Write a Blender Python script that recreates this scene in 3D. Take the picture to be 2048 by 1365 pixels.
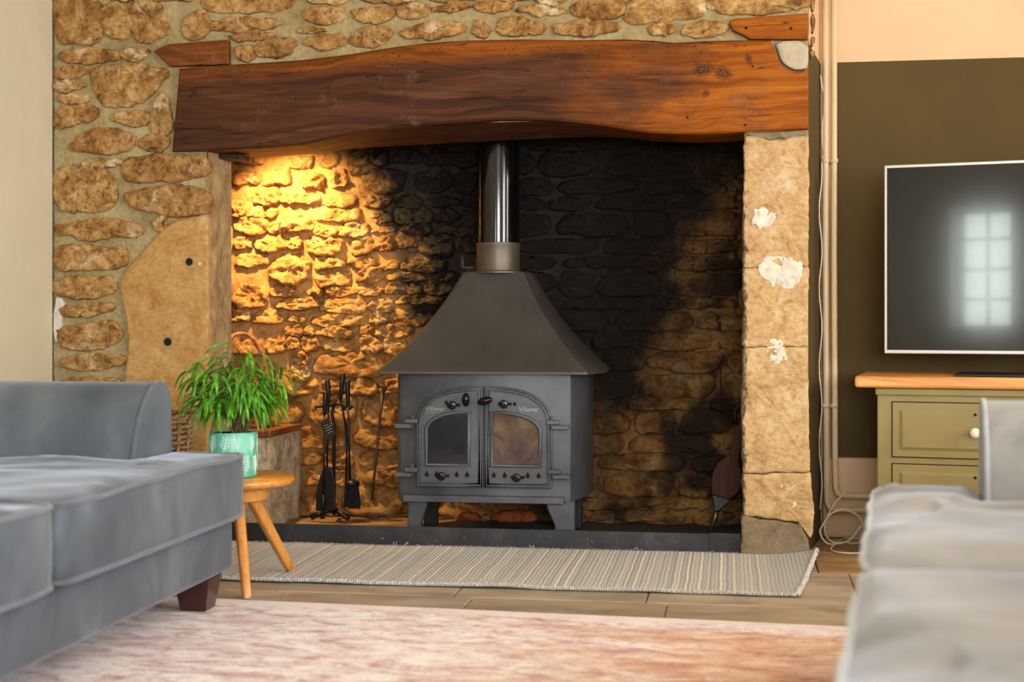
import bpy, bmesh, math, random
from mathutils import Vector, Matrix, noise

for o in list(bpy.data.objects):
    bpy.data.objects.remove(o, do_unlink=True)
SC = bpy.context.scene
C = SC.collection
random.seed(7)

# ------------------------------------------------------------------ camera
F, HOR, CH = 2844.0, 640.0, 0.78            # focal length in px, horizon row, camera height
CY = -4.78
TH = math.atan(455.0 / F)                   # camera yawed to the left of the wall's normal
SN, CS = math.sin(TH), math.cos(TH)
cam = bpy.data.cameras.new('camera')
camo = bpy.data.objects.new('camera', cam)
C.objects.link(camo)
camo.location = (0, CY, CH)
camo.rotation_euler = (math.pi / 2, 0, TH)
cam.sensor_width = 36.0
cam.lens = F / 2048.0 * 36.0
cam.shift_y = -(682.5 - HOR) / 2048.0
cam.clip_start = 0.05
cam.dof.use_dof = True
cam.dof.focus_distance = 4.95
cam.dof.aperture_fstop = 2.6
SC.camera = camo
SC.cycles.max_bounces = 7; SC.cycles.diffuse_bounces = 4; SC.cycles.glossy_bounces = 3; SC.cycles.transmission_bounces = 2
SC.cycles.caustics_reflective = False; SC.cycles.caustics_refractive = False

# ------------------------------------------------------------------ world, light, exposure
SC.view_settings.view_transform = 'Standard'
SC.view_settings.look = 'None'
SC.view_settings.gamma = 1.0
SC.view_settings.use_curve_mapping = False
SC.view_settings.exposure = 0.46
w = bpy.data.worlds.new('world')
SC.world = w
w.use_nodes = True
w.node_tree.nodes['Background'].inputs[0].default_value = (0.75, 0.86, 1.0, 1)
w.node_tree.nodes['Background'].inputs[1].default_value = 1.0

REAR, RIGHT, LEFT, CEIL = -7.0, 2.6, -2.43, 2.35
# (centre, rotation, width, height, power, colour): daylight outside each window of the room
WINDOWS = [
    ((-1.47, REAR - 0.40, 1.20), (math.radians(90), 0, 0), 0.50, 1.0, 26, (0.88, 1.0, 0.90)),
    ((0.75, REAR - 0.40, 1.30), (math.radians(90), 0, 0), 1.7, 1.2, 175, (0.93, 0.97, 1.0)),
    ((RIGHT + 0.40, -3.9, 1.30), (math.radians(90), 0, math.radians(90)), 1.9, 1.2, 165, (0.90, 0.96, 1.0)),
    ((RIGHT + 0.40, -1.35, 1.30), (math.radians(90), 0, math.radians(90)), 1.2, 1.2, 55, (1.0, 0.95, 0.88)),
]
for loc, rot, wd, ht, pw, colr in WINDOWS:
    l = bpy.data.lights.new('daylight', 'AREA')
    l.shape = 'RECTANGLE'; l.size = wd; l.size_y = ht; l.energy = pw; l.color = colr
    lo = bpy.data.objects.new('daylight', l); C.objects.link(lo)
    lo.location = loc; lo.rotation_euler = rot
# the warm lamp fixed behind the mantel beam
l = bpy.data.lights.new('inglenook_lamp', 'SPOT')
l.energy = 78; l.color = (1.0, 0.67, 0.27); l.spot_size = math.radians(114); l.spot_blend = 1.0; l.shadow_soft_size = 0.03
lo = bpy.data.objects.new('inglenook_lamp', l); C.objects.link(lo)
lo.location = (-1.80, 0.345, 1.455)
lo.rotation_euler = (Vector((-1.70, 0.65, 0.98)) - Vector(lo.location)).to_track_quat('-Z', 'Y').to_euler()
# ceiling lamp of the room, above and behind the camera (warm)
l = bpy.data.lights.new('ceiling_lamp', 'POINT')
l.energy = 16; l.color = (1.0, 0.74, 0.46); l.shadow_soft_size = 0.15
lo = bpy.data.objects.new('ceiling_lamp', l); C.objects.link(lo); lo.location = (1.0, -2.6, 2.1)

# ------------------------------------------------------------------ helpers
def ray(px, py):
    u = (px - 1024.0) / F; v = (HOR - py) / F
    return (-SN + u * CS, CS + u * SN, v)
def at(px, py, Y):
    """point of the plane y = Y that the photograph shows at (px, py)"""
    d = ray(px, py); t = (Y - CY) / d[1]
    return Vector((t * d[0], Y, CH + t * d[2]))
def floor_at(px, py, Z=0.0):
    d = ray(px, py); t = (Z - CH) / d[2]
    return Vector((t * d[0], CY + t * d[1], Z))

class MB:
    def __init__(s): s.v = []; s.f = []
    def add(s, vs, fs):
        n = len(s.v); s.v += [tuple(p) for p in vs]; s.f += [tuple(i + n for i in f) for f in fs]; return s
    def box(s, lo, hi):
        x0, y0, z0 = lo; x1, y1, z1 = hi
        return s.add([(x0,y0,z0),(x1,y0,z0),(x1,y1,z0),(x0,y1,z0),(x0,y0,z1),(x1,y0,z1),(x1,y1,z1),(x0,y1,z1)],
                     [(0,3,2,1),(4,5,6,7),(0,1,5,4),(1,2,6,5),(2,3,7,6),(3,0,4,7)])
    def frustum(s, lo, hi, lo2, hi2, z0, z1):
        """box whose bottom rectangle lo..hi and top rectangle lo2..hi2 differ"""
        (a, b), (c, d), (e, f), (g, h) = lo, hi, lo2, hi2
        return s.add([(a,b,z0),(c,b,z0),(c,d,z0),(a,d,z0),(e,f,z1),(g,f,z1),(g,h,z1),(e,h,z1)],
                     [(0,3,2,1),(4,5,6,7),(0,1,5,4),(1,2,6,5),(2,3,7,6),(3,0,4,7)])
    def tube(s, pts, r, n=8, closed=False, cap=True):
        pts = [Vector(p) for p in pts]; m = len(pts)
        rs = r if isinstance(r, (list, tuple)) else [r] * m
        base = len(s.v); up = None
        for i, p in enumerate(pts):
            if closed: t = pts[(i + 1) % m] - pts[i - 1]
            else: t = pts[min(i + 1, m - 1)] - pts[max(i - 1, 0)]
            if t.length < 1e-9: t = Vector((0, 0, 1))
            t.normalize()
            if up is None:
                up = Vector((0, 0, 1)) if abs(t.z) < 0.9 else Vector((1, 0, 0))
            a = (up - t * up.dot(t))
            if a.length < 1e-6: a = t.orthogonal()
            a.normalize(); b = t.cross(a); up = a
            for k in range(n):
                an = 2 * math.pi * k / n
                s.v.append(tuple(p + (a * math.cos(an) + b * math.sin(an)) * rs[i]))
        for i in range(m if closed else m - 1):
            j = (i + 1) % m
            for k in range(n):
                k2 = (k + 1) % n
                s.f.append((base + i*n + k, base + i*n + k2, base + j*n + k2, base + j*n + k))
        if cap and not closed:
            s.f.append(tuple(base + k for k in range(n))[::-1]); s.f.append(tuple(base + (m-1)*n + k for k in range(n)))
        return s
    def lathe(s, prof, c=(0,0,0), n=32):
        base = len(s.v); m = len(prof)
        for r, z in prof:
            for k in range(n):
                a = 2*math.pi*k/n; s.v.append((c[0] + r*math.cos(a), c[1] + r*math.sin(a), c[2] + z))
        for i in range(m-1):
            for k in range(n):
                k2 = (k+1) % n; s.f.append((base+i*n+k, base+i*n+k2, base+(i+1)*n+k2, base+(i+1)*n+k))
        if prof[0][0] > 1e-6: s.f.append(tuple(base+k for k in range(n))[::-1])
        if prof[-1][0] > 1e-6: s.f.append(tuple(base+(m-1)*n+k for k in range(n)))
        return s
    def prism(s, poly, y0, y1):
        """polygon of (x, z) pushed from y0 to y1"""
        n = len(poly)
        return s.add([(x, y0, z) for x, z in poly] + [(x, y1, z) for x, z in poly],
                     [tuple(range(n)), tuple(range(2*n-1, n-1, -1))] + [(i, i+n, (i+1) % n + n, (i+1) % n) for i in range(n)])
    def ball(s, c, r, n=10, m=6):
        rx, ry, rz = r if isinstance(r, (tuple, list)) else (r, r, r)
        base = len(s.v)
        for i in range(m+1):
            ph = math.pi * i / m
            for k in range(n):
                a = 2*math.pi*k/n
                s.v.append((c[0]+rx*math.sin(ph)*math.cos(a), c[1]+ry*math.sin(ph)*math.sin(a), c[2]-rz*math.cos(ph)))
        for i in range(m):
            for k in range(n):
                k2 = (k+1) % n; s.f.append((base+i*n+k, base+i*n+k2, base+(i+1)*n+k2, base+(i+1)*n+k))
        return s
    def build(s, name, m, parent=None, smooth=False, bevel=0.0, seg=2, world=False, sharp=None):
        me = bpy.data.meshes.new(name)
        bm = bmesh.new()
        vs = [bm.verts.new(p) for p in s.v]
        for f in s.f:
            f2 = []
            for i in f:
                if i not in f2: f2.append(i)
            if len(f2) < 3: continue
            try: bm.faces.new([vs[i] for i in f2])
            except ValueError: pass
        bmesh.ops.remove_doubles(bm, verts=bm.verts, dist=1e-6)
        bmesh.ops.recalc_face_normals(bm, faces=bm.faces)
        bm.to_mesh(me); bm.free()
        if smooth: me.polygons.foreach_set('use_smooth', [True] * len(me.polygons))
        if sharp: me.set_sharp_from_angle(angle=math.radians(sharp))
        for mm in (m if isinstance(m, (list, tuple)) else [m]): me.materials.append(mm)
        o = bpy.data.objects.new(name, me); C.objects.link(o)
        if parent is not None:
            o.parent = parent
            if world: o.matrix_parent_inverse = Matrix.LocRotScale(parent.location, parent.rotation_euler, None).inverted()
        if bevel:
            b = o.modifiers.new('bevel', 'BEVEL'); b.width = bevel; b.segments = seg; b.limit_method = 'ANGLE'; b.angle_limit = math.radians(40)
        return o

def tag(o, label, cat, group=None, kind=None):
    if label: o['label'] = label
    if cat: o['category'] = cat
    if group: o['group'] = group
    if kind: o['kind'] = kind
    return o
def struct(o): o['kind'] = 'structure'; return o
def thing(name, label, cat, loc=(0,0,0), rz=0.0, group=None):
    o = bpy.data.objects.new(name, None); C.objects.link(o)
    o.location = loc; o.rotation_euler = (0, 0, rz); o.empty_display_size = 0.1
    return tag(o, label, cat, group)
def nz(x, y, z=0.0): return noise.noise(Vector((x, y, z)))

# ------------------------------------------------------------------ materials
def lin(c):
    r = []
    for x in c:
        x = x / 255.0
        r.append(x / 12.92 if x <= 0.04045 else ((x + 0.055) / 1.055) ** 2.4)
    return (r[0], r[1], r[2], 1.0)
class G:
    """one procedural material"""
    def __init__(s, name, col=(128,128,128), rough=0.6, metal=0.0, sheen=0.0, coat=0.0, spec=0.5):
        s.m = bpy.data.materials.new(name); s.m.use_nodes = True
        s.t = s.m.node_tree; s.b = s.t.nodes['Principled BSDF']
        s.b.inputs['Base Color'].default_value = lin(col)
        s.b.inputs['Roughness'].default_value = rough
        s.b.inputs['Metallic'].default_value = metal
        s.b.inputs['Sheen Weight'].default_value = sheen
        s.b.inputs['Coat Weight'].default_value = coat
        s.b.inputs['Specular IOR Level'].default_value = spec
        s.co = None
    def nd(s, ty, **kw):
        n = s.t.nodes.new(ty)
        for k, v in kw.items(): setattr(n, k, v)
        return n
    def ln(s, a, b): s.t.links.new(a, b)
    def val(s, sock, x):
        if hasattr(x, 'is_output'): s.ln(x, sock)
        elif isinstance(x, tuple) and len(x) == 3 and sock.type == 'RGBA': sock.default_value = lin(x)
        else: sock.default_value = x
    def pos(s, scale=(1,1,1), rot=(0,0,0), kind='Position', loc=(0,0,0)):
        src = s.nd('ShaderNodeNewGeometry').outputs['Position'] if kind == 'Position' else s.nd('ShaderNodeTexCoord').outputs[kind]
        mp = s.nd('ShaderNodeMapping'); s.ln(src, mp.inputs[0])
        mp.inputs['Scale'].default_value = scale; mp.inputs['Rotation'].default_value = rot; mp.inputs['Location'].default_value = loc
        return mp.outputs[0]
    def noise(s, vec, scale=5, detail=6, rough=0.6, dist=0.0):
        n = s.nd('ShaderNodeTexNoise'); s.ln(vec, n.inputs['Vector'])
        n.inputs['Scale'].default_value = scale; n.inputs['Detail'].default_value = detail
        n.inputs['Roughness'].default_value = rough; n.inputs['Distortion'].default_value = dist
        return n.outputs[0]
    def voro(s, vec, scale=5, feature='F1', out='Distance'):
        n = s.nd('ShaderNodeTexVoronoi', feature=feature); s.ln(vec, n.inputs['Vector']); n.inputs['Scale'].default_value = scale
        return n.outputs[out]
    def ramp(s, fac, stops, interp='LINEAR'):
        n = s.nd('ShaderNodeValToRGB'); s.ln(fac, n.inputs[0]); e = n.color_ramp.elements
        n.color_ramp.interpolation = interp
        while len(e) < len(stops): e.new(0.5)
        for el, (p, c) in zip(e, stops):
            el.position = p; el.color = lin(c) if isinstance(c, tuple) else (c, c, c, 1)
        return n.outputs[0]
    def mix(s, fac, a, b, mode='MIX'):
        n = s.nd('ShaderNodeMix', data_type='RGBA', blend_type=mode)
        s.val(n.inputs[0], fac); s.val(n.inputs[6], a); s.val(n.inputs[7], b)
        return n.outputs[2]
    def math(s, op, a, b=0.0, clamp=False):
        n = s.nd('ShaderNodeMath', operation=op, use_clamp=clamp); s.val(n.inputs[0], a); s.val(n.inputs[1], b)
        return n.outputs[0]
    def sep(s, vec):
        n = s.nd('ShaderNodeSeparateXYZ'); s.ln(vec, n.inputs[0]); return n.outputs
    def rnd(s): return s.nd('ShaderNodeObjectInfo').outputs['Random']
    def sstep(s, x, a, b):
        n = s.nd('ShaderNodeMapRange', interpolation_type='SMOOTHSTEP'); s.val(n.inputs[0], x)
        n.inputs[1].default_value = a; n.inputs[2].default_value = b
        return n.outputs[0]
    def col(s, c): s.ln(c, s.b.inputs['Base Color']); return s
    def rgh(s, c): s.val(s.b.inputs['Roughness'], c); return s
    def bump(s, h, strength=0.3, dist=0.01):
        n = s.nd('ShaderNodeBump'); s.ln(h, n.inputs['Height']); n.inputs['Strength'].default_value = strength; n.inputs['Distance'].default_value = dist
        s.ln(n.outputs[0], s.b.inputs['Normal']); return s

def plain(name, c, rough=0.6, var=0.12, scale=8, bump=0.0, **kw):
    g = G(name, c, rough, **kw); p = g.pos()
    n = g.noise(p, scale, 5)
    d = tuple(max(0, int(x * (1 - var))) for x in c); l = tuple(min(255, int(x * (1 + var))) for x in c)
    g.col(g.ramp(n, [(0.3, d), (0.7, l)]))
    if bump: g.bump(g.noise(p, scale * 8, 4), bump, 0.004)
    return g.m

def stone_mat(name, cols, rough=0.9, soot=False, bump=1.0, rv=0.35, speck=1.0, tool=0.0):
    g = G(name, rough=rough, spec=0.25); p = g.pos()
    n1 = g.noise(p, 13, 9, 0.74, 0.6); n2 = g.noise(p, 52, 6, 0.75); n3 = g.noise(p, 3.0, 3)
    c = g.ramp(n1, [(0.30, cols[0]), (0.43, cols[1]), (0.55, cols[2]), (0.68, cols[3])])
    blot = g.noise(g.pos(loc=(5, 3, 1)), 7, 7, 0.7, 0.8)
    c = g.mix(g.math('MULTIPLY', g.sstep(blot, 0.56, 0.68), 0.7 * speck), c, cols[4])
    c = g.mix(g.math('MULTIPLY', g.sstep(blot, 0.45, 0.34), 0.65 * speck), c, cols[0])
    dark = g.ramp(n2, [(0.34, (88,66,48)), (0.48, (235,228,220)), (0.58, (255,255,255))])
    c = g.mix(0.7 * speck, c, dark, 'MULTIPLY')
    tint = g.ramp(g.rnd(), [(0.0, (205,185,160)), (0.35, (255,240,215)), (0.7, (255,255,245)), (1.0, (238,205,165))])
    c = g.mix(rv * 1.6 if rv < 0.6 else 1.0, c, tint, 'MULTIPLY')
    h = g.math('ADD', g.math('MULTIPLY', n1, 1.0), g.math('MULTIPLY', n2, 0.6))
    if tool:
        tn = g.noise(g.pos((20, 20, 90), rot=(0, math.radians(-35), 0)), 1.3, 6, 0.75, 0.8)
        h = g.math('ADD', h, g.math('MULTIPLY', tn, tool)); c = g.mix(0.3, c, g.ramp(tn, [(0.36, (196,180,160)), (0.55, (255,255,255))]), 'MULTIPLY')
    if name == 'dressed_stone':
        ex = g.sep(p)[0]     # tar stain along the inner arris
        en = g.math('MULTIPLY', g.math('SUBTRACT', g.noise(g.pos((1, 1, 0.5)), 26, 6, 0.75), 0.5), 0.085)
        c = g.mix(g.math('MULTIPLY', g.sstep(g.math('ADD', ex, en), 0.024, 0.012), 0.85), c, (34, 30, 34))
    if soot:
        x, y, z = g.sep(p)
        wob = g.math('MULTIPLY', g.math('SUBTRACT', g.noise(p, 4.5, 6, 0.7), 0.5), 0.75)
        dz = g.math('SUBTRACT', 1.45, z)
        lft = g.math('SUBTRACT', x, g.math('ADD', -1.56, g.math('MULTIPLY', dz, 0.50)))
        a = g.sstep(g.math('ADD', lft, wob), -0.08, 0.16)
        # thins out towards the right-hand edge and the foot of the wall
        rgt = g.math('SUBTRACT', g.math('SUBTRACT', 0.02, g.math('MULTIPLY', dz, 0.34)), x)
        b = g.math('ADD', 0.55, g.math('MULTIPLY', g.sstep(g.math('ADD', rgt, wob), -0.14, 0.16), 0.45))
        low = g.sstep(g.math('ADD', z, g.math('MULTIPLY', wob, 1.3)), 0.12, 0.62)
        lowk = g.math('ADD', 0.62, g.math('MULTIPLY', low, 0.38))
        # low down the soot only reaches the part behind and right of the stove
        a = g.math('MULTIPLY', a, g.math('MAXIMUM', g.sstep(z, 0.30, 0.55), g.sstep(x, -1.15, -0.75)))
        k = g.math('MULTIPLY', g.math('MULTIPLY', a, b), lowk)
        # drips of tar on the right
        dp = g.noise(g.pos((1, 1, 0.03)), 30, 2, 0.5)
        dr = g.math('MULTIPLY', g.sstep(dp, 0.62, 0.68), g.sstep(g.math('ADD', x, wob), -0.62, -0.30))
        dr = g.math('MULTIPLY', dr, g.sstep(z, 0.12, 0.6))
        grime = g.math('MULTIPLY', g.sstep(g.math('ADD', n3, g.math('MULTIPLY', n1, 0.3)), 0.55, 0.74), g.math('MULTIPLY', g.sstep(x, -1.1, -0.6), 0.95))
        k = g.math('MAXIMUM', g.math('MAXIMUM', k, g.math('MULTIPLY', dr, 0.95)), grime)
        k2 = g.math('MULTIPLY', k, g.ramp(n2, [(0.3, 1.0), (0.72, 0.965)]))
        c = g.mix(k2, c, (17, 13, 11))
        gl = g.math('MULTIPLY', g.sstep(z, 0.80, 1.0), g.sstep(x, -0.45, -0.75))
        g.rgh(g.math('SUBTRACT', rough, g.math('MULTIPLY', g.math('MULTIPLY', k, gl), 0.55)))
        h = g.math('ADD', h, g.math('MULTIPLY', g.math('MULTIPLY', k, g.noise(p, 70, 4, 0.7)), 0.9))
    g.col(c); g.bump(h, bump, 0.012)
    return g.m

M = {}
M['stone'] = stone_mat('limestone', [(104,66,32), (166,120,66), (206,166,108), (226,196,146), (244,230,202)])
M['stone_back'] = stone_mat('hearth_stone', [(112,70,32), (160,110,56), (190,144,84), (204,168,114), (222,198,156)], soot=True, bump=0.9, speck=0.8)
M['mortar_back'] = stone_mat('hearth_mortar', [(136,96,54), (164,118,68), (180,138,86), (190,152,102), (198,166,120)], soot=True, bump=0.6, speck=0.5)
M['pillar'] = stone_mat('dressed_stone', [(176,132,82), (208,172,122), (222,190,142), (232,208,168), (240,226,202)], bump=0.7, rv=0.1, speck=0.6, tool=0.5)
M['slab'] = stone_mat('ochre_slab', [(176,126,66), (200,154,92), (210,168,106), (218,180,124), (230,202,152)], bump=0.7, rv=0.05, speck=0.42, tool=0.7)
M['grey_stone'] = stone_mat('grey_plinth', [(104,90,70), (128,112,90), (140,126,102), (150,136,112), (168,154,130)], bump=0.35, rv=0.1, speck=0.3)
M['bench_stone'] = stone_mat('bench_stone', [(120,98,70), (186,168,136), (214,200,172), (226,214,190), (238,230,212)], bump=0.9, rv=0.1, speck=0.8)
M['rust_stone'] = stone_mat('rust_stone', [(96,44,18), (150,76,30), (178,98,42), (190,120,60), (200,140,86)], bump=0.7)
def mortar():
    g = G('lime_mortar', rough=0.95, spec=0.2); p = g.pos()
    n = g.noise(p, 5, 6, 0.65); n2 = g.noise(p, 60, 4, 0.6)
    c = g.ramp(n, [(0.3, (146,128,88)), (0.5, (172,154,112)), (0.7, (192,176,136))])
    c = g.mix(0.5, c, g.ramp(n2, [(0.3, (190,185,175)), (0.6, (255,255,255))]), 'MULTIPLY')
    g.col(c); g.bump(g.math('ADD', g.math('MULTIPLY', n2, 0.4), g.noise(p, 18, 6, 0.7)), 0.9, 0.012)
    return g.m
M['mortar'] = mortar()
def reveal():
    g = G('pier_reveal', rough=0.95, spec=0.2); p = g.pos((1, 1, 0.7))
    n = g.noise(p, 14, 7, 0.7, 0.6); n2 = g.noise(g.pos(), 50, 5, 0.7)
    c = g.ramp(n, [(0.30, (116,92,58)), (0.45, (156,128,88)), (0.62, (182,154,112)), (0.75, (204,180,138))])
    c = g.mix(g.sstep(n2, 0.66, 0.74), c, (48,34,22))
    g.col(c); g.bump(g.math('ADD', n, g.math('MULTIPLY', n2, 0.5)), 0.6, 0.012)
    return g.m
M['reveal'] = reveal()
def wood(name, cols, rough=0.4, axis='X', scale=1.0, coat=0.0, bump=0.15, kind='Position', stretch=14.0):
    g = G(name, rough=rough, coat=coat)
    sc = {'X': (1, stretch, stretch), 'Y': (stretch, 1, stretch), 'Z': (stretch, stretch, 1)}[axis]
    p = g.pos(tuple(scale * x for x in sc), kind=kind)
    n = g.noise(p, 2.0, 8, 0.6, 1.2); n2 = g.noise(p, 7.0, 4, 0.6, 0.5)
    c = g.ramp(n, [(0.3, cols[0]), (0.5, cols[1]), (0.72, cols[2])])
    c = g.mix(g.math('MULTIPLY', g.sstep(n2, 0.55, 0.75), 0.5), c, cols[0])
    g.col(c); g.bump(n2, bump, 0.003)
    return g
M['oak'] = wood('golden_oak', [(176,106,40), (206,138,60), (222,160,84)], 0.32, 'Z', 1.0, 0.2, 0.05, 'Object', 10).m
M['oak_top'] = wood('golden_oak_top', [(186,112,40), (212,142,58), (224,160,80)], 0.22, 'X', 1.0, 0.4, 0.03, 'Object', 10).m
M['pine'] = wood('waxed_pine', [(176,108,44), (214,150,74), (226,172,100)], 0.4, 'X', 1.0, 0.1, 0.06, 'Object', 12).m
M['bench_wood'] = wood('bench_oak', [(78,40,18), (128,70,32), (156,92,46)], 0.45, 'Y', 1.0).m
M['mahogany'] = wood('dark_mahogany', [(26,10,8), (52,20,15), (70,28,20)], 0.28, 'Z', 1.0, 0.3, 0.03).m
M['bellows_wood'] = wood('bellows_walnut', [(34,14,6), (66,30,12), (88,42,18)], 0.75, 'Z', 1.0).m
def beam_mat():
    g = G('mantel_wood', rough=0.6, spec=0.14); p = g.pos(); x, y, z = g.sep(p)
    # grain follows the arch of the trunk and swirls round the knots near the right end
    warp = g.noise(g.pos((0.9, 0.9, 1.6)), 2.2, 3, 0.5)
    gv = g.pos((0.7, 9, 15))
    mixv = g.nd('ShaderNodeVectorMath', operation='ADD'); g.ln(gv, mixv.inputs[0])
    cmb = g.nd('ShaderNodeCombineXYZ'); g.ln(g.math('MULTIPLY', warp, 2.6), cmb.inputs[2]); g.ln(cmb.outputs[0], mixv.inputs[1])
    grain = g.noise(mixv.outputs[0], 2.2, 9, 0.60, 0.35)
    fine = g.noise(g.pos((3, 60, 60)), 2.5, 4, 0.6)
    n = g.noise(g.pos((0.9, 1, 1.8)), 3.0, 6, 0.65, 0.6)
    heart = g.ramp(grain, [(0.30, (50,28,16)), (0.46, (74,42,24)), (0.58, (86,50,30)), (0.74, (104,66,44))])
    sap_lit = g.ramp(grain, [(0.30, (98,48,3)), (0.46, (138,72,4)), (0.58, (156,84,6)), (0.74, (174,104,20))])
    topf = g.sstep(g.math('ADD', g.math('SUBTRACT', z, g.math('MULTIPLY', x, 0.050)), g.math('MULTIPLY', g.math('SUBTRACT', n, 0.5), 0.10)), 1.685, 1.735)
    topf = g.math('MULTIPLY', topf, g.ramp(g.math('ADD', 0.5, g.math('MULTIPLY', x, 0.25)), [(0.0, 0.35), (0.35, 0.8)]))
    rgt = g.sstep(g.math('ADD', x, g.math('MULTIPLY', g.math('SUBTRACT', n, 0.5), 1.5)), -0.70, 0.0)  # orange right end: sapwood, with warm light mixed into its colour
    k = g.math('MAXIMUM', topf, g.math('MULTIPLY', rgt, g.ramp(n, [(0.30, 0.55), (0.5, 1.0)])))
    c = g.mix(k, heart, sap_lit)
    c = g.mix(0.35, c, g.ramp(fine, [(0.35, (120,110,100)), (0.6, (255,255,255))]), 'MULTIPLY')
    # dusty worn patches
    c = g.mix(g.math('MULTIPLY', g.sstep(g.noise(g.pos(loc=(7, 2, 0)), 5, 8, 0.75), 0.56, 0.72), 0.28), c, (150,116,92))
    # knots
    h = g.math('MULTIPLY', grain, 1.0)
    for (kx, kz, rx, rz) in KNOTS:
        dx = g.math('DIVIDE', g.math('SUBTRACT', x, kx), rx); dzz = g.math('DIVIDE', g.math('SUBTRACT', z, kz), rz)
        d = g.math('SQRT', g.math('ADD', g.math('MULTIPLY', dx, dx), g.math('MULTIPLY', dzz, dzz)))
        d = g.math('ADD', d, g.math('MULTIPLY', g.math('SUBTRACT', g.noise(p, 22, 6, 0.75), 0.5), 3.0))
        ring = g.math('SINE', g.math('MULTIPLY', d, 13.0))
        c = g.mix(g.math('MULTIPLY', g.sstep(d, 1.45, 0.35), 0.85), c, g.mix(g.sstep(ring, -0.4, 0.6), (44,24,13), (104,62,36)))
        h = g.math('ADD', h, g.math('MULTIPLY', g.sstep(d, 1.1, 0.4), g.math('MULTIPLY', ring, 0.6)))
    # long drying cracks
    cr = g.noise(g.pos((0.45, 5, 9), loc=(0, 0, 3.1)), 2.0, 3, 0.5, 0.3)
    crk = g.sstep(g.math('ABSOLUTE', g.math('SUBTRACT', cr, 0.5)), 0.008, 0.0)
    c = g.mix(g.math('MULTIPLY', crk, 0.7), c, (26,13,9))
    g.col(c); g.bump(g.math('SUBTRACT', g.math('ADD', h, g.math('MULTIPLY', fine, 0.3)), crk), 0.30, 0.004)
    g.rgh(g.ramp(grain, [(0.3, 0.68), (0.7, 0.5)])); return g.m
KNOTS = [(at(1408, 138, -0.035).x, at(1408, 138, -0.035).z, 0.034, 0.022), (at(1447, 147, -0.035).x, at(1447, 147, -0.035).z, 0.032, 0.022),
         (at(1411, 186, -0.035).x, at(1411, 186, -0.035).z, 0.013, 0.014), (at(1497, 118, -0.035).x, at(1497, 118, -0.035).z, 0.014, 0.022)]
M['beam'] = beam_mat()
M['dark_wood'] = plain('charred_wood', (46,28,18), 0.7, 0.3, 20)
M['worm'] = plain('worm_hole', (14,8,6), 0.9, 0.1)
M['knot'] = plain('knot_wood', (92,52,28), 0.5, 0.4, 40, 0.5)
M['plaster'] = plain('old_white_plaster', (212,204,188), 0.9, 0.10, 30, 0.6)
M['plaster_grey'] = plain('plaster_fill', (176,164,140), 0.9, 0.08, 18, 0.3)
M['cream'] = plain('cream_paint', (222,188,150), 0.85, 0.03, 3, 0.05)
M['left_wall'] = plain('stone_white_paint', (204,194,166), 0.85, 0.025, 3, 0.05)
M['olive'] = plain('olive_paint', (78,60,14), 0.8, 0.05, 4, 0.05)
M['white'] = plain('white_paint', (236,234,228), 0.7, 0.02)
M['ceiling'] = plain('ceiling_paint', (238,232,220), 0.9, 0.02)
M['pipe'] = plain('cream_gloss', (222,198,158), 0.4, 0.03)
def velvet(name, c1, c2, c3):
    g = G(name, rough=0.75, sheen=0.38, spec=0.15); p = g.pos()
    g.b.inputs['Sheen Roughness'].default_value = 0.35
    g.b.inputs['Sheen Tint'].default_value = (0.82, 0.88, 1.0, 1)
    n = g.noise(g.pos((1, 1, 0.6)), 4.5, 5, 0.55, 0.8); n2 = g.noise(p, 240, 2)
    g.col(g.ramp(n, [(0.3, c1), (0.5, c2), (0.7, c3)])); g.bump(n2, 0.06, 0.002)
    return g.m
M['velvet'] = velvet('grey_velvet', (72,79,87), (88,96,104), (112,120,128))
M['velvet2'] = velvet('silver_velvet', (112,112,112), (132,131,130), (150,148,145))
M['piping'] = plain('velvet_piping', (82,89,98), 0.8, 0.1, 20, sheen=0.4)
M['piping2'] = plain('silver_piping', (142,146,152), 0.8, 0.1, 20, sheen=0.4)
def metal(name, c, rough, var=0.2, sp=60, met=0.25):
    g = G(name, c, rough, met); p = g.pos()
    n = g.noise(p, 6, 6, 0.65); n2 = g.noise(p, sp * 3, 3)
    d = tuple(int(x * (1 - var)) for x in c); l = tuple(min(255, int(x * (1 + var))) for x in c)
    g.col(g.ramp(n, [(0.3, d), (0.7, l)])); g.bump(n2, 0.08, 0.001); return g.m
M['stove'] = metal('stove_paint', (76,78,84), 0.45)
M['hood'] = metal('hood_paint', (72,68,64), 0.5, 0.1)
M['iron'] = metal('black_iron', (20,20,22), 0.42)
M['worn_iron'] = metal('worn_iron', (84,80,74), 0.42, 0.3, 60, 0.6)
M['rusty'] = metal('old_poker_iron', (62,44,30), 0.55, 0.3)
M['flue'] = G('vitreous_flue', (9,9,10), 0.10, 0.0, coat=0.0).m
M['collar'] = metal('flue_collar', (96,88,76), 0.42, 0.15, 60, 0.5)
M['knob_black'] = G('polished_knob', (30,28,28), 0.15, 0.6).m
M['letters'] = metal('cast_letters', (132,132,130), 0.4, 0.1)
M['hole'] = G('dark_hole', (6,6,6), 0.9).m
def plate_mat():
    g = G('hearth_plate', rough=0.5, metal=0.3); p = g.pos()
    n = g.noise(p, 9, 7, 0.7); n2 = g.noise(p, 110, 4, 0.7)
    c = g.ramp(n, [(0.3, (34,34,38)), (0.55, (52,52,58)), (0.75, (78,74,72))])
    c = g.mix(g.math('MULTIPLY', g.sstep(n2, 0.62, 0.72), 0.55), c, (150,138,122))
    g.col(c); g.bump(n2, 0.1, 0.002); return g.m
M['plate'] = plate_mat()
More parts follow.
